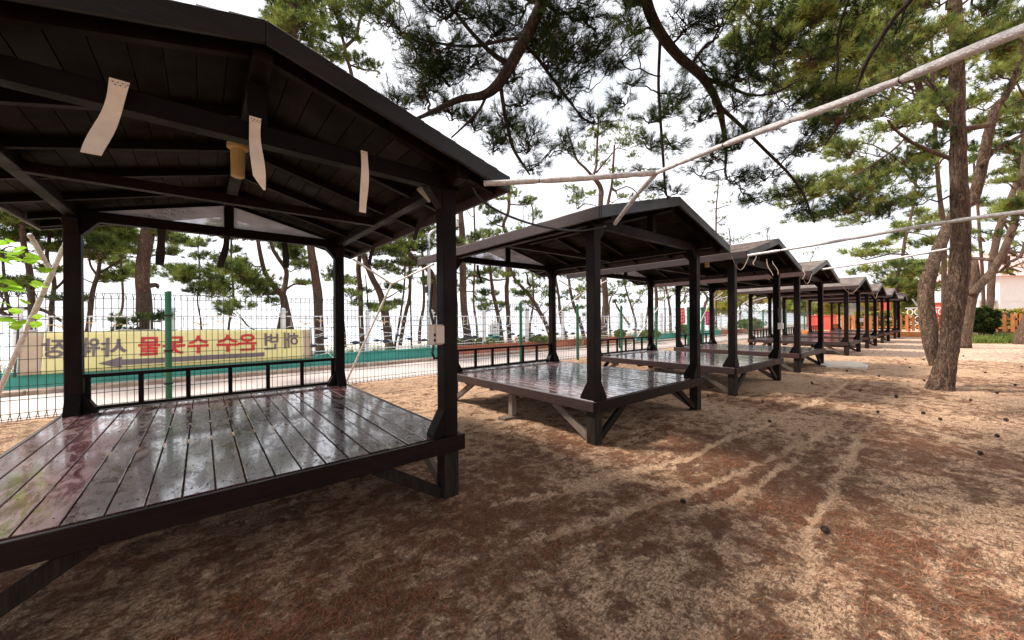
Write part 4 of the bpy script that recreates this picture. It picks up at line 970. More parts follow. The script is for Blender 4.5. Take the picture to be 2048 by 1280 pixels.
sea_pine('thin pine top showing right of the second gable peak', [([(1432,560),(1432,453),(1433,410),(1436,377),(1437,350)], 4), ([(1433,418),(1450,412),(1462,410)], 2.5), ([(1432,448),(1445,438),(1455,430)], 2.5)], [(1420,404,12,10),(1456,409,14,6),(1444,435,20,6),(1440,372,12,5),(1428,385,10,6),(1450,448,14,5),(1425,425,12,4)], 16.0, dens=14, tone0=.08)
sea_pine('small pine tip above the third roof ridge', [([(1538,560),(1536,500),(1534,466),(1538,455)], 3)], [(1538,460,12,5),(1520,468,12,4)], 16.0, dens=12)
sea_pine('small pine tip above the fourth pavilion ridge', [([(1615,560),(1618,530),(1628,505)], 3)], [(1628,502,14,5),(1612,510,12,4),(1640,498,10,4)], 13.0, dens=12)

for (u, bend, tv, wd, t) in ((232, 14, 455, 7, 'thin far pine of the shore between the forking pine and the knotted trunk'), (405, -10, 560, 4, 'small far pine low on the shore behind the banner middle'), (455, 12, 470, 6, 'far shore pine right of the banner middle with a leaning stem'),
    (690, -12, 440, 7, 'far shore pine between the rear right post and the first Y shaped frame'), (838, 10, 430, 7, 'far shore pine behind the street lamp'), (955, -8, 470, 5, 'far thin shore pine left of the horizontal armed pine'), (1058, 9, 500, 5, 'far thin shore pine behind the second pavilion railing'),
    (1185, -8, 520, 5, 'far thin shore pine hidden partly by the second pavilion front post'), (1290, 7, 535, 4, 'far thin shore pine left of the third pavilion rear post'), (1390, -6, 545, 4, 'far thin shore pine between the gate and its posters'), (1455, 6, 550, 4, 'far thin shore pine right of the green gate')):
    pd = []; tv = tv-70
    for k in range(13):
        v_ = tv+(625-tv)*rng.uniform(-.02, .85)**1.25; pd.append((u+bend*.6+rng.uniform(-40, 40), v_, rng.uniform(12, 30), rng.uniform(6, 15)))
    sea_pine(t, [([(u, 690), (u+bend*.3, 645), (u+bend, 600), (u+bend*.6, (600+tv)/2), (u+bend*.9, tv), (u+bend*.4, tv-25)], wd)], pd, 18.5, dens=12)

# ------------------------------------------------------------------ pines on the sand at the right
RG = 'tall pines standing on the sand at the right'
dM = 7.68
main_limbs = [limb_px([(1880,790,70),(1884,765,53),(1893,715,46),(1905,640,45),(1916,560,45),(1921,480,43),(1919,400,40),(1916,300,37),(1914,200,34),(1913,100,32),(1908,0,30),(1902,-110,26),(1890,-260,18)], d=[dM]*13, wid=60)]
main_limbs.append(limb_px([(1872,730,29),(1862,690,34),(1858,650,39),(1852,600,37),(1856,560,35),(1874,505,30),(1893,460,29),(1915,420,29),(1944,400,29),(1962,340,28),(1976,270,25),(1992,215,22),(2012,190,18),(2040,120,15),(2055,20,12)], d=[dM+.25,dM+.35,dM+.5,dM+.6,dM+.7,dM+.9,dM+1.1,dM+1.2,dM+1.2,dM+1.1,dM+1,dM+1,dM+.9,dM+.8,dM+.7]))
main_limbs.append(limb_px([(1963,331,15),(1990,300,13),(2020,284,12),(2048,268,11),(2090,250,8)], d=dM+1.0, wid=14))
main_limbs.append(limb_px([(1900,252,26),(1872,240,22),(1846,195,18),(1830,150,14),(1812,110,9)], d=dM+.4, wid=14))
main_limbs.append(limb_px([(1905,262,18),(1942,256,17),(1981,250,16)], d=dM+.7, wid=14))
main_limbs.append(limb_px([(1898,316,12),(1870,305,11),(1830,288,9),(1798,266,7),(1775,240,5)], d=[7.6,7.3,7.0,6.8,6.6], wid=10))
main_limbs.append(limb_px([(1812,275,6),(1780,305,5.5),(1716,348,5),(1665,375,4.5),(1621,399,4),(1570,412,3)], d=[6.9,6.8,6.7,6.6,6.5,6.4], wid=6))
main_limbs.append(limb_px([(1900,225,9),(1880,190,7),(1856,160,6)], d=7.4, wid=8))
mpads = [(1590,398,55,14,6.6),(1640,378,50,16,6.7),(1700,400,55,20,6.9),(1660,432,50,11,7.2),(1740,372,50,20,7.2),(1780,335,45,20,7.4),(1780,425,48,18,7.6),(1830,400,36,20,7.8),(1845,350,28,20,7.6),(1730,440,48,12,7.8),(1600,440,40,8,7.4),
         (1790,250,45,24,7.5),(1850,290,30,22,7.8),(1700,300,50,20,7.0),(1860,215,36,22,7.8),(1820,150,44,26,7.8),(1790,90,46,30,7.6),(1860,60,40,32,7.4),(1940,90,44,30,7.8),(1990,150,36,20,8.2),(2025,60,40,34,8.0),(1965,20,50,26,8.2),(2030,170,26,16,8.6),(1850,0,50,24,7.4),(2035,232,20,7,8.6),(2000,300,24,6,8.8),(2040,310,18,7,8.8)]
pine('pine_tree', 'big furrowed pine with a bowed second stem, nearest tree standing on the sand', RG, main_limbs, pads_px(mpads, d=dM, dens=24), M['bark'], M['nd_right'], TM_MID, .135, 30, fine=True, rough=.08, twig_r=.010, tone0=.06)

d2 = 17.5
l2 = [limb_px([(1927,697,36),(1931,660,30),(1940,600,27),(1947,572,29),(1950,520,14)], d=d2), limb_px([(1944,590,24),(1962,567,22),(1983,545,21),(2006,505,20),(2020,470,19),(2032,430,18),(2042,380,16),(2050,310,14),(2070,200,11)], d=d2-.3)]
p2 = pads_px([(2030,545,26,9,22),(2042,512,18,8,22),(1996,470,20,7,20),(1935,210,44,18,18),(1990,80,60,40,17),(2035,260,36,14,18),(2045,420,30,22,16),(2000,425,26,8,18),(2050,120,40,40,17),(1720,510,34,7,20),(1960,250,30,14,18),(2020,360,26,8,18),(2046,330,24,16,18)], d=d2, dens=22)
pine('pine_tree', 'light barked pine behind the big one, bending right above the picket fence', RG, l2, p2, M['bark'], M['nd_right'], TM_FAR, .34, 22, tone0=.1)
l3 = [limb_px([(1978,640,13),(1981,600,17),(1983,555,17),(1986,517,17),(1999,455,17),(2024,390,15),(2040,330,13),(2052,240,11)], d=24), ]
pine('pine_tree', 'far reddish pine trunk right behind the bending light barked one', RG, l3, pads_px([(2030,300,30,12),(2000,240,40,10),(1985,440,16,6),(2045,200,30,12),(1990,350,24,6)], d=24, dens=18), M['bark_far'], M['nd_right'], TM_FAR, .4, 22)
l3 = [limb_px([(1968,640,9),(1967,600,9),(1964,530,8),(1960,480,8),(1956,420,7),(1950,360,6),(1945,280,5)], d=26)]
pine('pine_tree', 'thin upright far pine between the two bending trunks', RG, l3, pads_px([(1960,405,18,5),(1940,470,14,5),(1985,410,20,6),(1970,360,30,7),(1960,300,30,9),(1938,500,12,5),(1990,480,14,5)], d=26, dens=16), M['bark_far'], M['nd_right'], TM_FAR, .4, 22)
l3 = [limb_px([(2052,700,60),(2052,668,48),(2070,620,40),(2095,540,38),(2130,430,34),(2160,300,30)], d=19.5), ]
pine('pine_tree', 'flared pine foot at the right edge leaning out of the picture', RG, l3, pads_px([(2120,300,60,20),(2080,200,50,20)], d=19.5, dens=30), M['bark'], M['nd_right'], TM_FAR, .4, 22)
l3 = [limb_px([(1792,640,9),(1794,590,9),(1797,545,9),(1805,515,8),(1810,480,8),(1819,445,7),(1828,400,6),(1835,330,5)], d=27), limb_px([(1808,500,3),(1790,498,3),(1765,505,2.5),(1735,512,2)], d=27), limb_px([(1801,528,3),(1775,530,3),(1750,540,2)], d=27), limb_px([(1815,465,3),(1850,470,3),(1875,485,2)], d=27)]
pine('pine_tree', 'slanting thin far pine with layered flat branches above the last pavilions', RG, l3, pads_px([(1765,490,30,5),(1795,476,24,6),(1740,512,30,6),(1845,490,20,6),(1870,486,16,8),(1780,532,36,6),(1830,530,26,6),(1730,545,30,6),(1800,552,44,8),(1860,545,26,10),(1770,570,30,8),(1820,575,30,10),(1865,580,20,10),(1870,440,26,8),(1840,430,20,6)], d=27, dens=13), M['bark_far'], M['nd_right'], TM_FAR, .42, 22, tone0=.12)
l3 = [limb_px([(1888,640,12),(1888,560,12),(1889,465,12),(1886,440,12),(1880,395,11),(1874,330,10),(1870,250,9),(1868,180,8),(1862,60,6)], d=15)]
pine('pine_tree', 'tall pine hidden behind the big trunk, its crown filling the upper right', RG, l3, pads_px([(1560,60,52,30,13),(1630,30,58,30,13),(1700,80,58,34,13),(1620,120,50,26,13),(1690,170,50,26,14),(1760,30,56,34,14),(1760,150,46,26,14),(1740,230,44,20,15),(1500,25,46,20,13),(1660,240,36,16,15),(1830,330,30,14,15),(1700,350,36,10,15),(1890,140,40,30,16),(1480,90,26,16,13),(1820,460,30,8,16),(1640,300,30,10,15),(1930,330,14,8,16),(1590,170,46,22,14),(1800,90,44,28,15),(1860,210,34,22,15),(1540,120,44,22,13),(1640,200,46,20,14)], d=15, dens=20), M['bark_far'], M['nd_right'], TM_FAR, .30, 22, tone0=.12)

# ------------------------------------------------------------------ overhead pine: its trunk stands behind the camera, limbs hang over the scene
OT = [[(2.4, -3.4, -.1, .26), (2.5, -3.1, 1.5, .22), (2.3, -2.6, 3.2, .20), (2.6, -1.9, 4.8, .17), (2.9, -1.0, 6.2, .13), (3.2, -.2, 7.6, .09)]]
def ol(path, d, w0=None, lead=None):
    p = limb_px(path, d=d, wid=w0); return ([lead] if lead else [])+p
OT.append(ol([(1100,-90,30),(1085,0,26),(1060,60,25),(1030,115,24),(1000,165,22),(968,190,17),(919,199,13),(869,222,10),(832,238,7),(790,252,5)], [3.5,3.6,3.65,3.7,3.75,3.8,3.85,3.9,3.95,4.0], lead=(2.8, -1.0, 5.9, .11)))
OT.append(ol([(1012,126,11),(981,104,9),(945,67,8),(915,30,7),(894,0,6),(880,-40,5)], [3.72,3.8,3.9,3.95,4.0,4.0]))
OT.append(ol([(1001,170,9),(1006,205,8),(1012,239,7.5),(1026,295,6.5),(1046,329,5),(1060,350,3)], [3.75,3.8,3.85,3.95,4.0,4.0]))
OT.append(ol([(973,190,6),(962,215,5.5),(947,233,5),(925,255,4),(902,276,3)], [3.8,3.85,3.9,3.95,4.0]))
OT.append(ol([(1045,90,8),(1070,110,7),(1100,150,6),(1130,190,5),(1165,235,4),(1190,250,3)], [3.68,3.8,3.95,4.1,4.2,4.3]))
OT.append(ol([(1050,75,7),(1010,80,6),(950,92,6),(900,90,5),(840,78,4),(800,62,3)], [3.68,3.7,3.8,3.85,3.9,3.9]))
OT.append(ol([(1280,-70,26),(1292,0,23),(1317,61,21),(1358,113,20),(1404,154,18),(1435,205,15),(1445,246,12),(1452,300,8),(1450,345,5)], [4.2,4.3,4.4,4.5,4.6,4.7,4.8,4.9,4.9], lead=(3.1, -.5, 7.0, .09)))
OT.append(ol([(1318,60,7),(1320,80,7),(1317,169,6),(1322,256,6),(1327,327,5.5),(1330,370,4),(1336,400,3)], [4.4,4.4,4.45,4.5,4.5,4.55,4.55]))
OT.append(ol([(1404,154,9),(1450,170,7),(1500,190,6),(1550,185,5),(1600,160,4)], [4.6,4.7,4.9,5.0,5.0]))
OT.append(ol([(1436,210,9),(1480,250,8),(1530,300,7),(1580,350,6),(1610,395,5),(1622,430,3)], [4.7,4.8,4.9,5.0,5.1,5.1]))
OT.append(ol([(1850,-60,16),(1821,0,14),(1789,35,13),(1760,80,12),(1732,127,11),(1715,170,8),(1690,230,6),(1650,290,4)], [4.6,4.7,4.8,4.9,5.0,5.1,5.2,5.2], lead=(4.2, -1.6, 6.6, .08)))
OT.append(ol([(1710,-50,8),(1697,0,7),(1680,50,6.5),(1675,90,6),(1675,133,6),(1668,190,4)], [4.6,4.7,4.7,4.8,4.8,4.9], lead=(3.8, -1.3, 6.6, .05)))
def opads(l):
    return pads_px(l, d=4.0, dens=52)
near = opads([(890,25,70,28,3.9),(800,60,40,22,4.0),(830,110,44,26,4.0),(880,90,50,30,3.9),(850,170,44,28,4.0),(800,210,36,26,4.1),(900,160,50,28,3.9),(905,230,40,22,4.0),(950,250,36,24,4.0),(985,290,36,28,4.0),(1055,290,38,28,4.1),(1065,335,34,12,4.1),(940,120,46,30,3.8),(1100,40,54,34,3.8),(1090,120,48,32,3.9),(1150,90,50,30,4.0),(1120,180,44,28,4.1),(1190,235,50,18,4.3),(1180,40,44,30,4.0),(1030,40,40,24,3.8),(970,20,50,20,3.8),(1210,140,36,20,4.1),(1050,200,36,22,4.0),
              (1240,110,40,26,4.3),(1150,150,44,26,4.1),(1010,240,30,30,4.0),(1260,60,40,26,4.3),(1080,80,50,30,3.9),(990,60,46,26,3.8),(1190,90,40,24,4.1),(760,35,40,24,4.2),(1130,290,34,20,4.2),(1250,200,30,22,4.4),(1030,150,44,26,3.9),(860,140,50,26,3.95),(1480,150,44,26,4.7),(1560,90,44,26,4.9),(1610,260,36,22,5.1),(1500,400,30,12,5.0),(1440,160,40,24,4.7),(1360,180,32,20,4.6),
              (1250,20,44,20,4.3),(1260,165,30,10,4.4),(1300,235,40,22,4.5),(1345,215,34,22,4.6),(1300,290,40,20,4.5),(1350,290,32,20,4.6),(1340,385,38,18,4.5),(1280,340,26,9,4.5),(1370,50,52,28,4.5),(1440,40,50,30,4.6),(1400,110,46,24,4.7),(1470,120,48,30,4.7),(1500,60,40,26,4.8),(1400,230,44,26,4.8),(1470,200,46,28,4.8),(1420,300,44,24,4.9),(1480,285,44,28,4.9),(1530,240,44,26,5.0),(1540,150,40,26,4.9),(1400,345,36,14,4.9),(1465,355,44,20,4.9),(1530,350,44,24,5.0),(1590,300,40,26,5.1),(1580,200,40,24,5.0),(1600,375,36,22,5.1),(1585,420,38,14,5.1),(1625,440,22,8,5.1),(1520,400,34,12,5.0),(1620,110,30,20,5.0),
              (1660,190,36,20,5.0),(1700,225,40,20,5.1),(1740,190,40,18,5.1),(1790,60,34,18,5.0),(1650,270,36,18,5.2),(1675,60,26,16,4.8),(1720,20,36,18,4.8)])
# unseen crown above and behind the camera, added with oversized shoots to shade the foreground
for i in range(150):
    c = np.array([rng.uniform(-5.5, 6.0), rng.uniform(-7.5, 2.0), rng.uniform(4.6, 8.6)])
    if (c-CAM)@_fw > 0.2 and abs((c-CAM)@_rt) < 2.2*((c-CAM)@_fw) and (c-CAM)@_up < 1.25*((c-CAM)@_fw): continue
    near.append((c, (1.4, 1.4, .5), 80, 3.3))
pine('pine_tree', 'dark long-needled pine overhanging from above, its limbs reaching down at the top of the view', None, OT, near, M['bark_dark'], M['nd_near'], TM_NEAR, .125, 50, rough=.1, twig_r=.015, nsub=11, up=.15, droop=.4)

# ------------------------------------------------------------------ broadleaf shrub at the left edge
def broadleaf():
    r = thing('broadleaf_shrub', 'bright green broad leaves reaching in at the left edge by the mesh fence', 'shrub', (-3.6, 7.6, 0)); org = np.array(r.location)
    br = MB(); lv = []; tone = []
    stem = [(-3.6, 7.6, 0), (-3.55, 7.6, 1.0), (-3.4, 7.55, 1.9), (-3.2, 7.5, 2.6)]
    br.tube([np.array(p)-org for p in smoothpath(stem, 5)], np.linspace(.035, .012, 16), 7)
    tips = [((-3.35, 7.55, 2.1), (88, 520)), ((-3.4, 7.55, 1.9), (60, 545)), ((-3.45, 7.55, 1.7), (75, 590)), ((-3.5, 7.6, 1.45), (90, 640)), ((-3.5, 7.6, 1.5), (30, 625)), ((-3.4, 7.55, 2.1), (30, 505)), ((-3.35, 7.55, 2.2), (10, 490))]
    for a, (u, v) in tips:
        b = at(u, v, y=7.3+rng.uniform(-.3, .3)); sp = np.array(curved(a, b, .06, 6, .05)); br.tube([p-org for p in sp], np.linspace(.010, .003, 7), 5)
        for k in range(34):
            t = rng.uniform(.15, 1.0); c = np.array([np.interp(t, np.linspace(0, 1, 7), sp[:, j]) for j in range(3)])+rng.normal(size=3)*np.array([.13, .13, .09])
            s = rng.uniform(.075, .125); Rm = np.array(Euler((rng.uniform(-.7, .9), rng.uniform(-.6, .6), rng.uniform(0, 6.28))).to_matrix())
            out_ = [(0, -.9), (.5, -.55), (.72, -.05), (.5, .5), (0, .95), (-.5, .5), (-.72, -.05), (-.5, -.55)]
            P_ = [Rm@np.array([x*s*.8, y*s*.8, .12*s*abs(x)]) + c-org for x, y in out_]; c0 = c-org
            for i in range(8): lv.append([c0, P_[i], P_[(i+1) % 8]]); tone.append(.1+rng.uniform(0, .3))
    tag(br.obj('stems', M['bark_far'], r, smooth=True), kind='stuff'); tag(link('leaves', tri_mesh('leaves', np.array(lv), M['leaf'], np.array(tone)), r), kind='stuff')
broadleaf()

# ------------------------------------------------------------------ low plants, grass
def blades(name, spots, h, mat, n, spread, wd=.012, rootname=None, label=None, cat=None, kind=None, tone0=.2):
    V = []; T = []
    for (x, y, z) in spots:
        for i in range(n):
            p = np.array([x+rng.normal()*spread, y+rng.normal()*spread*.6, z]); a = rng.uniform(0, 6.28); ln = h*rng.uniform(.5, 1.15); le = rng.uniform(.1, .7)
            d = np.array([math.cos(a), math.sin(a), 0]); s = np.array([-math.sin(a), math.cos(a), 0])*wd
            m1 = p+d*ln*le*.35+np.array([0, 0, ln*.6]); tp = p+d*ln*le+np.array([0, 0, ln*(1-.25*le)])
            V += [[p-s, p+s, m1], [m1-s*.7, m1+s*.7, tp]]; t = tone0+rng.uniform(0, .4); T += [t, t]
    return tag(link(name, tri_mesh(name, np.array(V), mat, np.array(T))), label, cat, None, kind)
sp = []
for x in np.arange(-7, 46, .22):
    if mnoise.noise(Vector((x*.9, 3, 0))) > -.12: sp.append((x+rng.uniform(-.1, .1), 13.95+rng.uniform(-.1, .25), .32))
blades('planter_grass', sp, .30, M['grass'], 26, .10, kind='stuff')
def bush(u, v, d, ru, rv, label, mat, n=900, L=.10):
    c = at(u, v, d=d); s = d/F_PX; r = thing('bush', label, 'bush', (c[0], c[1], 0)); org = np.array(r.location)
    P_ = rng.normal(size=(n, 3)); P_ /= np.linalg.norm(P_, axis=1, keepdims=True); P_ *= rng.uniform(.35, 1, (n, 1))**.5
    clump = np.array([mnoise.noise(Vector(p*3.1)+Vector((u, 0, 0))) for p in P_]); P_ *= (1+.55*clump)[:, None]
    C = c-org+P_*np.array([ru*s, ru*s, rv*s]); T0 = np.clip((.25 if mat is M['nd_near'] else .50)+.25*clump+rng.normal(0, .08, n), 0, 1)
    V, T = scatter_shoots(C, P_+np.array([0, 0, .3]), np.full(n, L)*rng.uniform(.7, 1.3, n), [shoot_template(i, 7, (20, 80), .30, 60+i, .3) for i in range(3)], T0)
    tag(link('foliage', tri_mesh('foliage', V, mat, T), r), kind='stuff')
    q = MB()
    for k in range(5): q.tube([(0.05*math.cos(k*1.3), .05*math.sin(k*1.3), 0), (.3*math.cos(k*1.3)*ru*s, .3*math.sin(k*1.3)*ru*s, c[2]*.7), (.7*math.cos(k*1.3)*ru*s, .7*math.sin(k*1.3)*ru*s, c[2]+.2*rv*s)], [.03, .02, .01], 5)
    tag(q.obj('stems', M['bark_dark'], r), kind='stuff'); return r
bush(1963, 641, 23, 20, 20, 'dark green bush in front of the picket fence behind the big pine', M['nd_near'], 1100, .20)
g_spots = [tuple(at(u, v, z=.0)*np.array([1, 1, 0])) for u in range(1945, 2030, 5) for v in (676, 681, 686)]
blades('tall_grass', g_spots, .42, M['grass'], 34, .35, .022, kind='stuff')
for (u, v, d, ru, rv, t, mt, n, L) in ((1240, 668, 19, 8, 6, 'small rounded shrub in the planter right of the second pavilion front post', M['grass'], 300, .12), (1300, 668, 22, 18, 7, 'wide low shrub in the planter by the third pavilion rear post', M['grass'], 420, .12),
                           (1370, 658, 27, 16, 7, 'low shrub in the planter under the red poster', M['grass'], 360, .14), (1500, 648, 34, 22, 9, 'leafy planter shrub seen through the fourth pavilion', M['grass'], 420, .2), (952, 683, 17.5, 46, 7, 'long low green shrub in the planter right of the nearest front post', M['grass'], 620, .10), (1070, 680, 19, 36, 7, 'low green shrub in the planter between railing and rear post of the second pavilion', M['grass'], 500, .10)):
    bush(u, v, d, ru, rv, t, mt, n, L)

# ------------------------------------------------------------------ street lamp, bin, bench, posters
lp = at(859, 700, y=14.3); lr = thing('street_lamp', 'pale street lamp pole with a curved neck behind the nearest front post', 'street lamp', (lp[0], lp[1], .3))
ztop = at(859, 478, y=14.3)[2]-.3
MB().tube([(0, 0, 0), (0, 0, 2.3)], .105, 16).obj('base_sleeve', M['steel'], lr, smooth=True)
MB().tube([(0, 0, 2.3), (0, 0, ztop-.2)], [.075, .07], 14).obj('pole', M['steel'], lr, smooth=True)
MB().tube(smoothpath([(0, 0, ztop-.2), (.03, 0, ztop+.15), (.25, -.1, ztop+.40), (.9, -.3, ztop+.62)], 6), .05, 10).obj('neck', M['steel'], lr, smooth=True)
MB().tube([(.85, -.3, ztop+1.12), (.88, -.3, ztop+1.1), (.9, -.3, ztop+.9), (.9, -.3, ztop+.60), (.9, -.3, ztop+.56)], [.03, .14, .26, .34, .1], 16).obj('lamp_head', M['whitepaint'], lr, smooth=True)
MB().box(-.16, -.08, -.06, .06, 2.35, 2.62).obj('sign_box', M['tie'], lr)
bp = at(988, 690, y=14.3); b_ = thing('litter_bin', 'round white and green litter bin behind the balustrade', 'litter bin', (bp[0], bp[1], .30))
MB().tube([(0, 0, 0), (0, 0, .05), (0, 0, .52)], [.22, .25, .27], 18).obj('lower_body', M['bin_g'], b_, smooth=False)
MB().tube([(0, 0, .52), (0, 0, .95)], [.27, .28], 18).obj('upper_body', M['whitepaint'], b_); MB().tube([(0, 0, .95), (0, 0, 1.05), (0, 0, 1.12)], [.30, .22, .05], 18).obj('lid', M['whitepaint'], b_)
bn = at(1185, 700, y=12.75); b_ = thing('bench', 'plain wooden bench standing against the terracotta low wall', 'bench', (bn[0], 12.85, .055))
for k in range(3): MB().box(-1.15, 1.15, -.20+k*.14, -.075+k*.14, .36, .41).obj('seat_board', M['benchwood'], b_, bevel=.006)
for x in (-.85, .85): MB().box(x-.06, x+.06, -.17, .17, 0, .358).obj('leg', M['benchwood'], b_, bevel=.006)
def poster(u0, u1, v0, v1, Y, mat, label, tilt):
    a = at(u0, v0, y=Y); b = at(u1, v1, y=Y); w_, h_ = b[0]-a[0], a[2]-b[2]
    r = thing('poster', label, 'poster', ((a[0]+b[0])/2, Y, (a[2]+b[2])/2), 'red notices by the green gate'); r.rotation_euler = (0, tilt, 0)
    MB().box(-w_/2, w_/2, 0, .01, -h_/2, h_/2).obj('sheet', mat, r)
    rr = random.Random(int(u0)); q = MB()
    for k in range(4):                                       # rows of worn white lettering too small to read
        z = h_*(.30-.2*k)
        for i in range(4):
            x = -w_*.36+i*w_*.2
            for j in range(3):
                xx = x+rr.uniform(-.02, .02)*w_*2; q.bar((xx, -.004, z+h_*.06-j*h_*.045), (xx+w_*rr.uniform(.06, .13), -.004, z+h_*.06-j*h_*.045), .012, h_*.018)
            q.bar((x+w_*.07, -.004, z+h_*.06), (x+w_*.07, -.004, z-h_*.05), .012, w_*.02)
    tag(q.obj('lettering', M['whitepaint'], r), kind='stuff')
poster(1353, 1370, 616, 648, 8.90, M['poster'], 'red notice sheet hanging on the fence left of the green gate', -.10)
poster(1411, 1430, 623, 650, 9.3, M['poster2'], 'magenta red notice sheet behind the green gate', .02)

# ------------------------------------------------------------------ concrete slab on the sand
sl_px = [(1640, 729), (1648, 722), (1712, 722.5), (1737, 729), (1733, 733), (1652, 732)]
poly = [tuple(at(u, v, z=.05)[:2]) for u, v in sl_px]; o = MB().prism(poly, 'z', -.05, .05).obj('concrete_slab', M['concrete'], None, bevel=.01); tag(o, 'pale thin concrete slab lying on the sand between the fourth and fifth pavilions', 'slab')

# ------------------------------------------------------------------ far end: bank, picket fence, red walls, house, hedge
XE = 42.0
bk = MB(); bk.prism([(40.2, -.2), (40.2, .26), (41.0, .34), (80, .4), (80, -.2)], 'y', -1.5, 9.2); tag(bk.obj('raised_bank', M['farsand']), kind='structure')
kb = thing('edging_board', 'orange brown timber edging at the foot of the picket fence', 'edging', (40.15, 4, 0)); MB().box(-.06, .04, -2.6, 5.1, -.05, .36).obj('board', M['picket'], kb)
def picket_fence(y0, y1, label, xf=XE, z0=.34):
    r = thing('picket_fence', label, 'picket fence', (xf, (y0+y1)/2, z0), 'orange brown picket fences at the far end'); c = (y0+y1)/2
    pk = MB(); pk.prism([(-.085, .05), (.085, .05), (.085, 1.18), (.05, 1.27), (0, 1.31), (-.05, 1.27), (-.085, 1.18)], 'x', -.03, 0); pm_ = pk.mesh('picket', M['picket'])
    y = y0+.12
    while y < y1: link('picket', pm_, r, (-.03, y-c, 0)); y += .34
    for z in (.32, .92): MB().box(0, .06, y0-c, y1-c, z-.05, z+.05).obj('rail', M['picket'], r)
    y = y0
    while y <= y1+.01: MB().box(.0, .12, y-c-.07, y-c+.07, -.3, 1.32).obj('post', M['picket'], r); y += 3.4
picket_fence(-.9, 7.0, 'picket fence of rounded orange brown boards behind the last pavilions')
picket_fence(-9.2, -1.3, 'picket fence of rounded orange brown boards right of the dark bush')
def red_block(y0, y1, x, h, label, group='red masonry pillars and walls at the far end', z0=.3, t=.4):
    r = thing('masonry_wall', label, 'masonry wall', (x, (y0+y1)/2, z0), group); w_ = (y1-y0)/2
    MB().box(0, t, -w_, w_, -.4, h).obj('wall', M['red'], r, bevel=.02); MB().box(-.05, t+.05, -w_-.04, w_+.04, h+.002, h+.08).obj('coping', M['red'], r, bevel=.015)
red_block(6.75, 9.0, 43.0, 1.30, 'red painted wall block left of the picket fence, seen through the far pavilions')
red_block(.55, 1.5, 44.5, 2.2, 'tall red pillar behind the picket fence right of the last pavilion')
red_block(-5.0, -3.0, 46.0, 1.6, 'low red wall behind the picket fence right of the dark bush')
red_block(4.2, 4.9, 50.0, 2.6, 'distant red pillar showing above the hedge between pavilion posts')
def hedge(y0, y1, x, z0, z1, label, n, mat):
    r = thing('hedge', label, 'hedge', (x, (y0+y1)/2, 0)); C = np.column_stack([rng.uniform(-.5, .5, n), rng.uniform(y0, y1, n)-(y0+y1)/2, rng.uniform(z0, z1, n)])
    V, T = scatter_shoots(C, rng.normal(size=(n, 3))+np.array([-.3, 0, .8]), rng.uniform(.12, .26, n), [shoot_template(i, 8, (20, 80), .25, 80+i, .3) for i in range(3)], np.clip(.32+rng.normal(0, .12, n), 0, 1))
    tag(link('foliage', tri_mesh('foliage', V, mat, T), r), kind='stuff'); q = MB().box(-.35, .35, -(y1-y0)/2, (y1-y0)/2, -.2, z1-.25); tag(q.obj('inner_twigs', M['bark_dark'], r), kind='stuff')
hedge(-14, 6.6, 48.5, .3, 1.95, 'bright yellow green clipped hedge behind the picket fence', 5200, M['nd_yellow'])
# white wrought panel fence piece behind the pickets
r = thing('ornamental_panel', 'white scrollwork panel behind the picket fence by the last pavilion', 'fence panel', (44.2, 1.9, .3))
for k in range(5):
    for z in (.35, .95, 1.55):
        pts = [(0, -1.0+k*.42+.16*math.cos(t), z+.24*math.sin(t)) for t in np.linspace(0, 2*math.pi, 12)]; MB().tube(pts, .03, 5).obj('scroll', M['whitepaint'], r)
for z in (.05, 1.88): MB().bar((0, -1.25, z), (0, .95, z), .06).obj('rail', M['whitepaint'], r)

def house():
    c = at(2060, 600, d=48); x0, y0 = c[0], c[1]
    r = thing('house', 'white walled house with a faded red roof and porch at the right edge', 'house', (x0, y0, 0))
    r.rotation_euler = (0, 0, YAW-math.pi/2)                  # its front is square to the path it stands on
    W, D, H = 9.0, 9.0, 6.6
    MB().box(-3.9, W, 0, D, -.5, H).obj('wall', M['plaster'], r)
    q = MB(); q.add([(-4.6, -.8, H), (W+.8, -.8, H), (W+.8, D+.8, H), (-4.6, D+.8, H), (-1.2, D/2, H+3.6), (W-3, D/2, H+3.6)], [(0, 1, 5, 4), (1, 2, 5), (2, 3, 4, 5), (3, 0, 4), (0, 3, 2, 1)]); q.obj('roof', M['pinkroof'], r)
    MB().box(-6.4, -3.92, .2, 3.2, 3.4, 3.65).obj('porch_roof', M['plaster'], r); 
    for (x, y) in ((-6.2, .4), (-4.3, .4), (-6.2, 3.0)): MB().tube([(x, y, 0), (x, y, 3.4)], .15, 12).obj('column', M['plaster'], r)
    MB().box(-3.88, W-.05, -.05, -.003, 3.3, 3.42).obj('band', M['plaster'], r)
house()
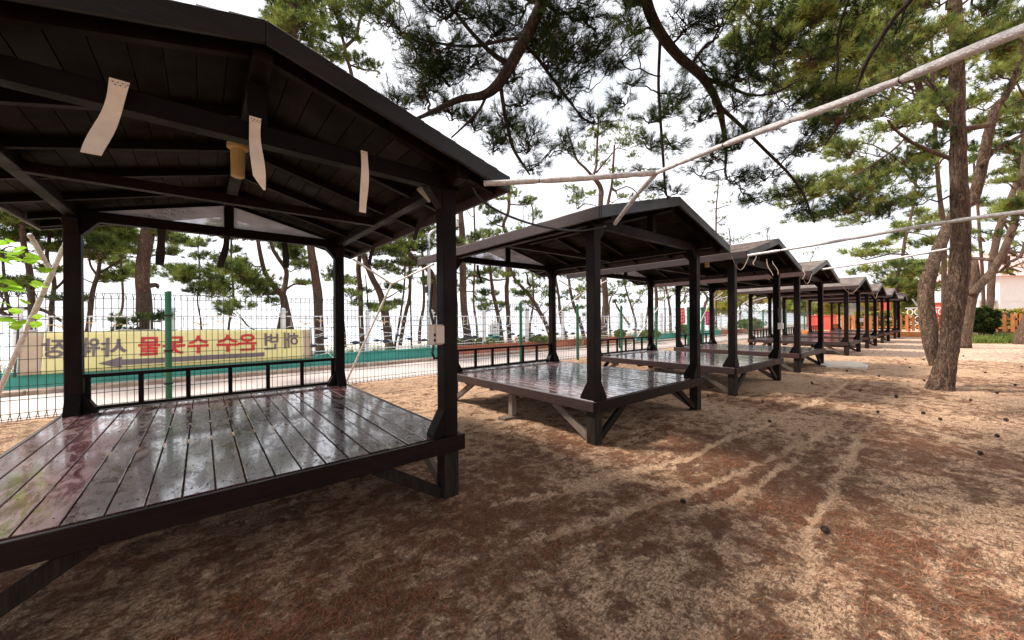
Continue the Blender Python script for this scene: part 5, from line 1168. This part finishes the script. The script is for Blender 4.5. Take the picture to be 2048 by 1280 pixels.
def car(u, d, label, rz):
    c = at(u, 640, d=d); r = thing('parked_car', label, 'car', (c[0], c[1], .3)); r.rotation_euler = (0, 0, rz)
    prof = [(-2.1, .35), (-2.15, .75), (-1.95, .95), (-1.2, 1.0), (-.65, 1.42), (.75, 1.45), (1.5, 1.02), (2.05, .92), (2.15, .6), (2.1, .35)]
    MB().prism(prof, 'y', -.82, .82).obj('body', M['carpaint'], r, bevel=.06)
    for s in (-1, 1):
        y0, y1 = sorted((s*.815, s*.83)); MB().prism([(-1.05, 1.02), (-.6, 1.36), (.02, 1.38), (.02, 1.02)], 'y', y0, y1).obj('side_window', M['glass'], r); MB().prism([(.1, 1.02), (.1, 1.38), (.7, 1.38), (1.3, 1.02)], 'y', y0, y1).obj('side_window', M['glass'], r)
        for x in (-1.35, 1.35):
            w_ = MB().tube([(x, s*.62, .32), (x, s*.86, .32)], .32, 18).obj('wheel', M['tyre'], r); MB().tube([(x, s*.861, .32), (x, s*.875, .32)], .19, 12).obj('rim', M['steel'], w_)
car(1985, 43, 'silver car parked beyond the picket fence left of the white house', YAW-1.7)
cv = at(1708, 610, d=60); r = thing('shed', 'distant shed with a pale blue gabled roof behind the hedge', 'shed', (cv[0], cv[1], 0)); r.rotation_euler = (0, 0, YAW-math.pi/2)
MB().box(-2.2, 2.2, 0, 5, -.3, 3.0).obj('wall', M['plaster'], r); MB().prism([(-2.6, 2.9), (0, 4.0), (2.6, 2.9)], 'y', -.3, 5.3).obj('roof', simple('pale_blue_roof', (.38, .45, .58), .6, .1, 1), r)

FG = 'leafy trees beyond the picket fence'
def far_tree(u, d, topv, ru, label, mat, tone, n, basev=640):
    c = at(u, basev, d=d); zt = at(u, topv, d=d)[2]; h = zt; s = d/F_PX
    limbs = [[(c[0], c[1], 0, .22), (c[0]+.2, c[1], h*.4, .16), (c[0]-.1, c[1]+.2, h*.8, .07)]]
    pads = []
    for k in range(9):
        a = rng.uniform(0, 6.28); q = rng.uniform(.1, .8); pads.append((np.array([c[0]+math.cos(a)*ru*s*q, c[1]+math.sin(a)*ru*s*q, h*rng.uniform(.30, .93)]), (ru*s*.55, ru*s*.55, h*.13), n//4))
    pine('leafy_tree', label, FG, limbs, pads, M['bark_far'], mat, TM_FAR, .60, 20, tone0=tone)
for (u, d, tv, ru, t, mt, n) in (
    (1480, 60, 575, 55, 'yellow green tree farthest left beyond the red block', M['nd_yellow'], 620), (1560, 58, 560, 50, 'green tree beyond the red block, above the fifth pavilion deck', M['nd_right'], 620),
    (1625, 62, 572, 45, 'pale green tree just left above the red block', M['nd_yellow'], 560), (1690, 66, 568, 46, 'mid green tree behind the blue roofed shed', M['nd_right'], 560), (1745, 58, 565, 40, 'light tree behind the hedge at the sixth pavilion', M['nd_yellow'], 480),
    (1800, 62, 560, 44, 'green tree behind the last pavilion roof', M['nd_right'], 560), (1850, 60, 540, 46, 'yellow green tree left of the big pine trunk', M['nd_yellow'], 620), (1905, 64, 530, 40, 'green tree hidden mostly by the big pine trunk', M['nd_right'], 460),
    (1945, 54, 505, 36, 'orange tinged tree between the big pine and the white house', M['nd_yellow'], 560), (2000, 52, 585, 30, 'low yellow tree in front of the white house porch', M['nd_yellow'], 300)):
    far_tree(u, d, tv, ru, t, mt, .18, n)

# ------------------------------------------------------------------ fallen needles and pine cones on the sand
def ground_z(x, y):
    x0, y0, st, nx, ny = GI; i = int(round((x-x0)/26.0*(nx-1))); j = int(round((y-y0)/15.35*(ny-1)))
    if 0 <= i < nx and 0 <= j < ny: return GZ[j*nx+i], GL[j*nx+i]
    return 0.0, .4
def litter():
    V = []; n = 0
    while n < 46000:
        d = 0.8+rng.random()**1.35*13; u = rng.uniform(100, 2100); t = (u-1024)/F_PX
        p = CAM+(_fw+_rt*t)*d; x, y = p[0], p[1]
        if y > 8.8 or x > 19.5 or x < -5.5 or y < -5.5: continue
        z, l = ground_z(x, y)
        if rng.random() > .30+max(0, (l-.38))*2.6: continue
        a = rng.uniform(0, 6.28) if rng.random() < .5 else rng.normal(.3+2*mnoise.noise(Vector((x*.5, y*.5, 0))), .5)
        L = rng.uniform(.03, .10)*.62; s = .0007+.00026*d; dx, dy = math.cos(a)*L, math.sin(a)*L; zz = z+rng.uniform(.003, .012)
        bend = rng.normal()*.04
        mx_, my_ = x+dy*bend*.4, y-dx*bend*.4
        nx_, ny_ = -math.sin(a)*s, math.cos(a)*s
        V.append([(x-dx, y-dy, zz-.003), (mx_+nx_, my_+ny_, zz+.004), (mx_-nx_, my_-ny_, zz+.004)]); V.append([(x+dx, y+dy, zz+rng.uniform(-.003, .008)), (mx_-nx_, my_-ny_, zz+.004), (mx_+nx_, my_+ny_, zz+.004)]); n += 1
    tag(link('fallen_needles', tri_mesh('fallen_needles', np.array(V), M['needle_litter'])), kind='stuff')
litter()
def cone_mesh(seed):
    q = MB(); rr = random.Random(seed); q.tube([(0, 0, -.022), (0, 0, -.01), (0, 0, .008), (0, 0, .026)], [.008, .018, .015, .004], 8)
    for k in range(34):
        t = k/34; a = k*2.4; z = -.02+.045*t; r0 = .014*math.sin(math.pi*(t*.8+.15)); L = .016*math.sin(math.pi*(t*.75+.2))+.004
        c, s = math.cos(a), math.sin(a); b = (c*r0, s*r0, z); tp = (c*(r0+L), s*(r0+L), z+.006); w_ = .007
        q.add([(b[0]-s*w_*.5, b[1]+c*w_*.5, b[2]), (b[0]+s*w_*.5, b[1]-c*w_*.5, b[2]), (tp[0]+s*w_, tp[1]-c*w_, tp[2]), (tp[0]-s*w_, tp[1]+c*w_, tp[2]), (c*(r0+L*.7), s*(r0+L*.7), z-.002)], [(0, 1, 2, 3), (3, 2, 4)])
    return q.mesh('pine_cone', M['cone'])
cms = [cone_mesh(i) for i in range(4)]
dq = []
for k in range(420):
    x, y = PX[0]+rng.uniform(-1.38, 1.38), 4.43+rng.uniform(-1.62, 1.62)
    if k % 2: a = rng.uniform(0, 6.28); L = rng.uniform(.02, .05); wx = .0018
    else: a = rng.uniform(0, 6.28); L = rng.uniform(.004, .010); wx = .005
    c_, s_ = math.cos(a), math.sin(a); zz = .5345
    dq += [[(x-c_*L, y-s_*L, zz), (x-s_*wx, y+c_*wx, zz+.001), (x+s_*wx, y-c_*wx, zz+.001)], [(x+c_*L, y+s_*L, zz), (x+s_*wx, y-c_*wx, zz+.001), (x-s_*wx, y+c_*wx, zz+.001)]]
tag(link('deck_needles', tri_mesh('deck_needles', np.array(dq), M['cone'])), kind='stuff')
cones = [(1367,1003,'pine cone lying darkest and nearest on the raked needle trail'), (1650,1059,'small pine cone beside the bend of the curved sand trail'), (1848,763,'pine cone at the left foot of the big pine')]
rest = [(1623,765),(1811,720),(1847,719),(1853,699),(1847,689),(1927,712),(1971,744),(1994,785),(1792,792),(1758,752),(2044,733),(1539,839),(1756,826),(1847,826),(2012,840),(1941,800),(1995,871),(1416,791),(1793,795),(1625,767),(1525,802),(1694,742),(1880,840),(1961,905),(1720,780),(1905,735),(2030,770),(1770,700),(1820,735)]
CL = {(1623,765): 'pine cone just right of the fourth pavilion legs', (1811,720): 'left one of two pine cones side by side left of the big pine', (1847,719): 'right one of two pine cones side by side left of the big pine',
 (1847,689): 'tiny pine cone behind the big pine, left of its bowed stem', (1927,712): 'pine cone just right of the big pine trunk, behind its foot', (1971,744): 'pine cone right of the big pine, in line with its foot', (1994,785): 'pine cone on the rust coloured needle streak right of the big pine foot',
 (2044,733): 'pine cone at the right edge of the view, level with the big pine', (1539,839): 'pine cone at the upper end of the straight sand trail near the second pavilion', (2012,840): 'pine cone near the right edge in front of the big pine', (1416,791): 'pine cone beside the front left leg of the third pavilion',
 (1941,800): 'pine cone right below the big pine foot', (1995,871): 'pine cone well in front of the big pine, near the right edge', (1961,905): 'nearest pine cone on the right side, in front of the big pine', (1880,840): 'pine cone straight in front of the big pine foot', (1525,802): 'pine cone on the shaded sand in front of the third pavilion',
 (1694,742): 'pine cone just in front of the pale concrete slab'}
for k, c in enumerate(cones+[p+(CL.get(p),) for p in rest]):
    p = at(c[0], c[1], z=.02); z, _ = ground_z(p[0], p[1])
    o = link('pine_cone', cms[k % 4], None, (p[0], p[1], z+.022), (rng.uniform(-1.6, 1.6), rng.uniform(-1, 1), rng.uniform(0, 6))); o.scale = (.85,)*3
    tag(o, c[2] or 'small dark pine cone lying on the open sunlit sand farther back', 'pine cone', None if c[2] else 'pine cones scattered over the far sand')
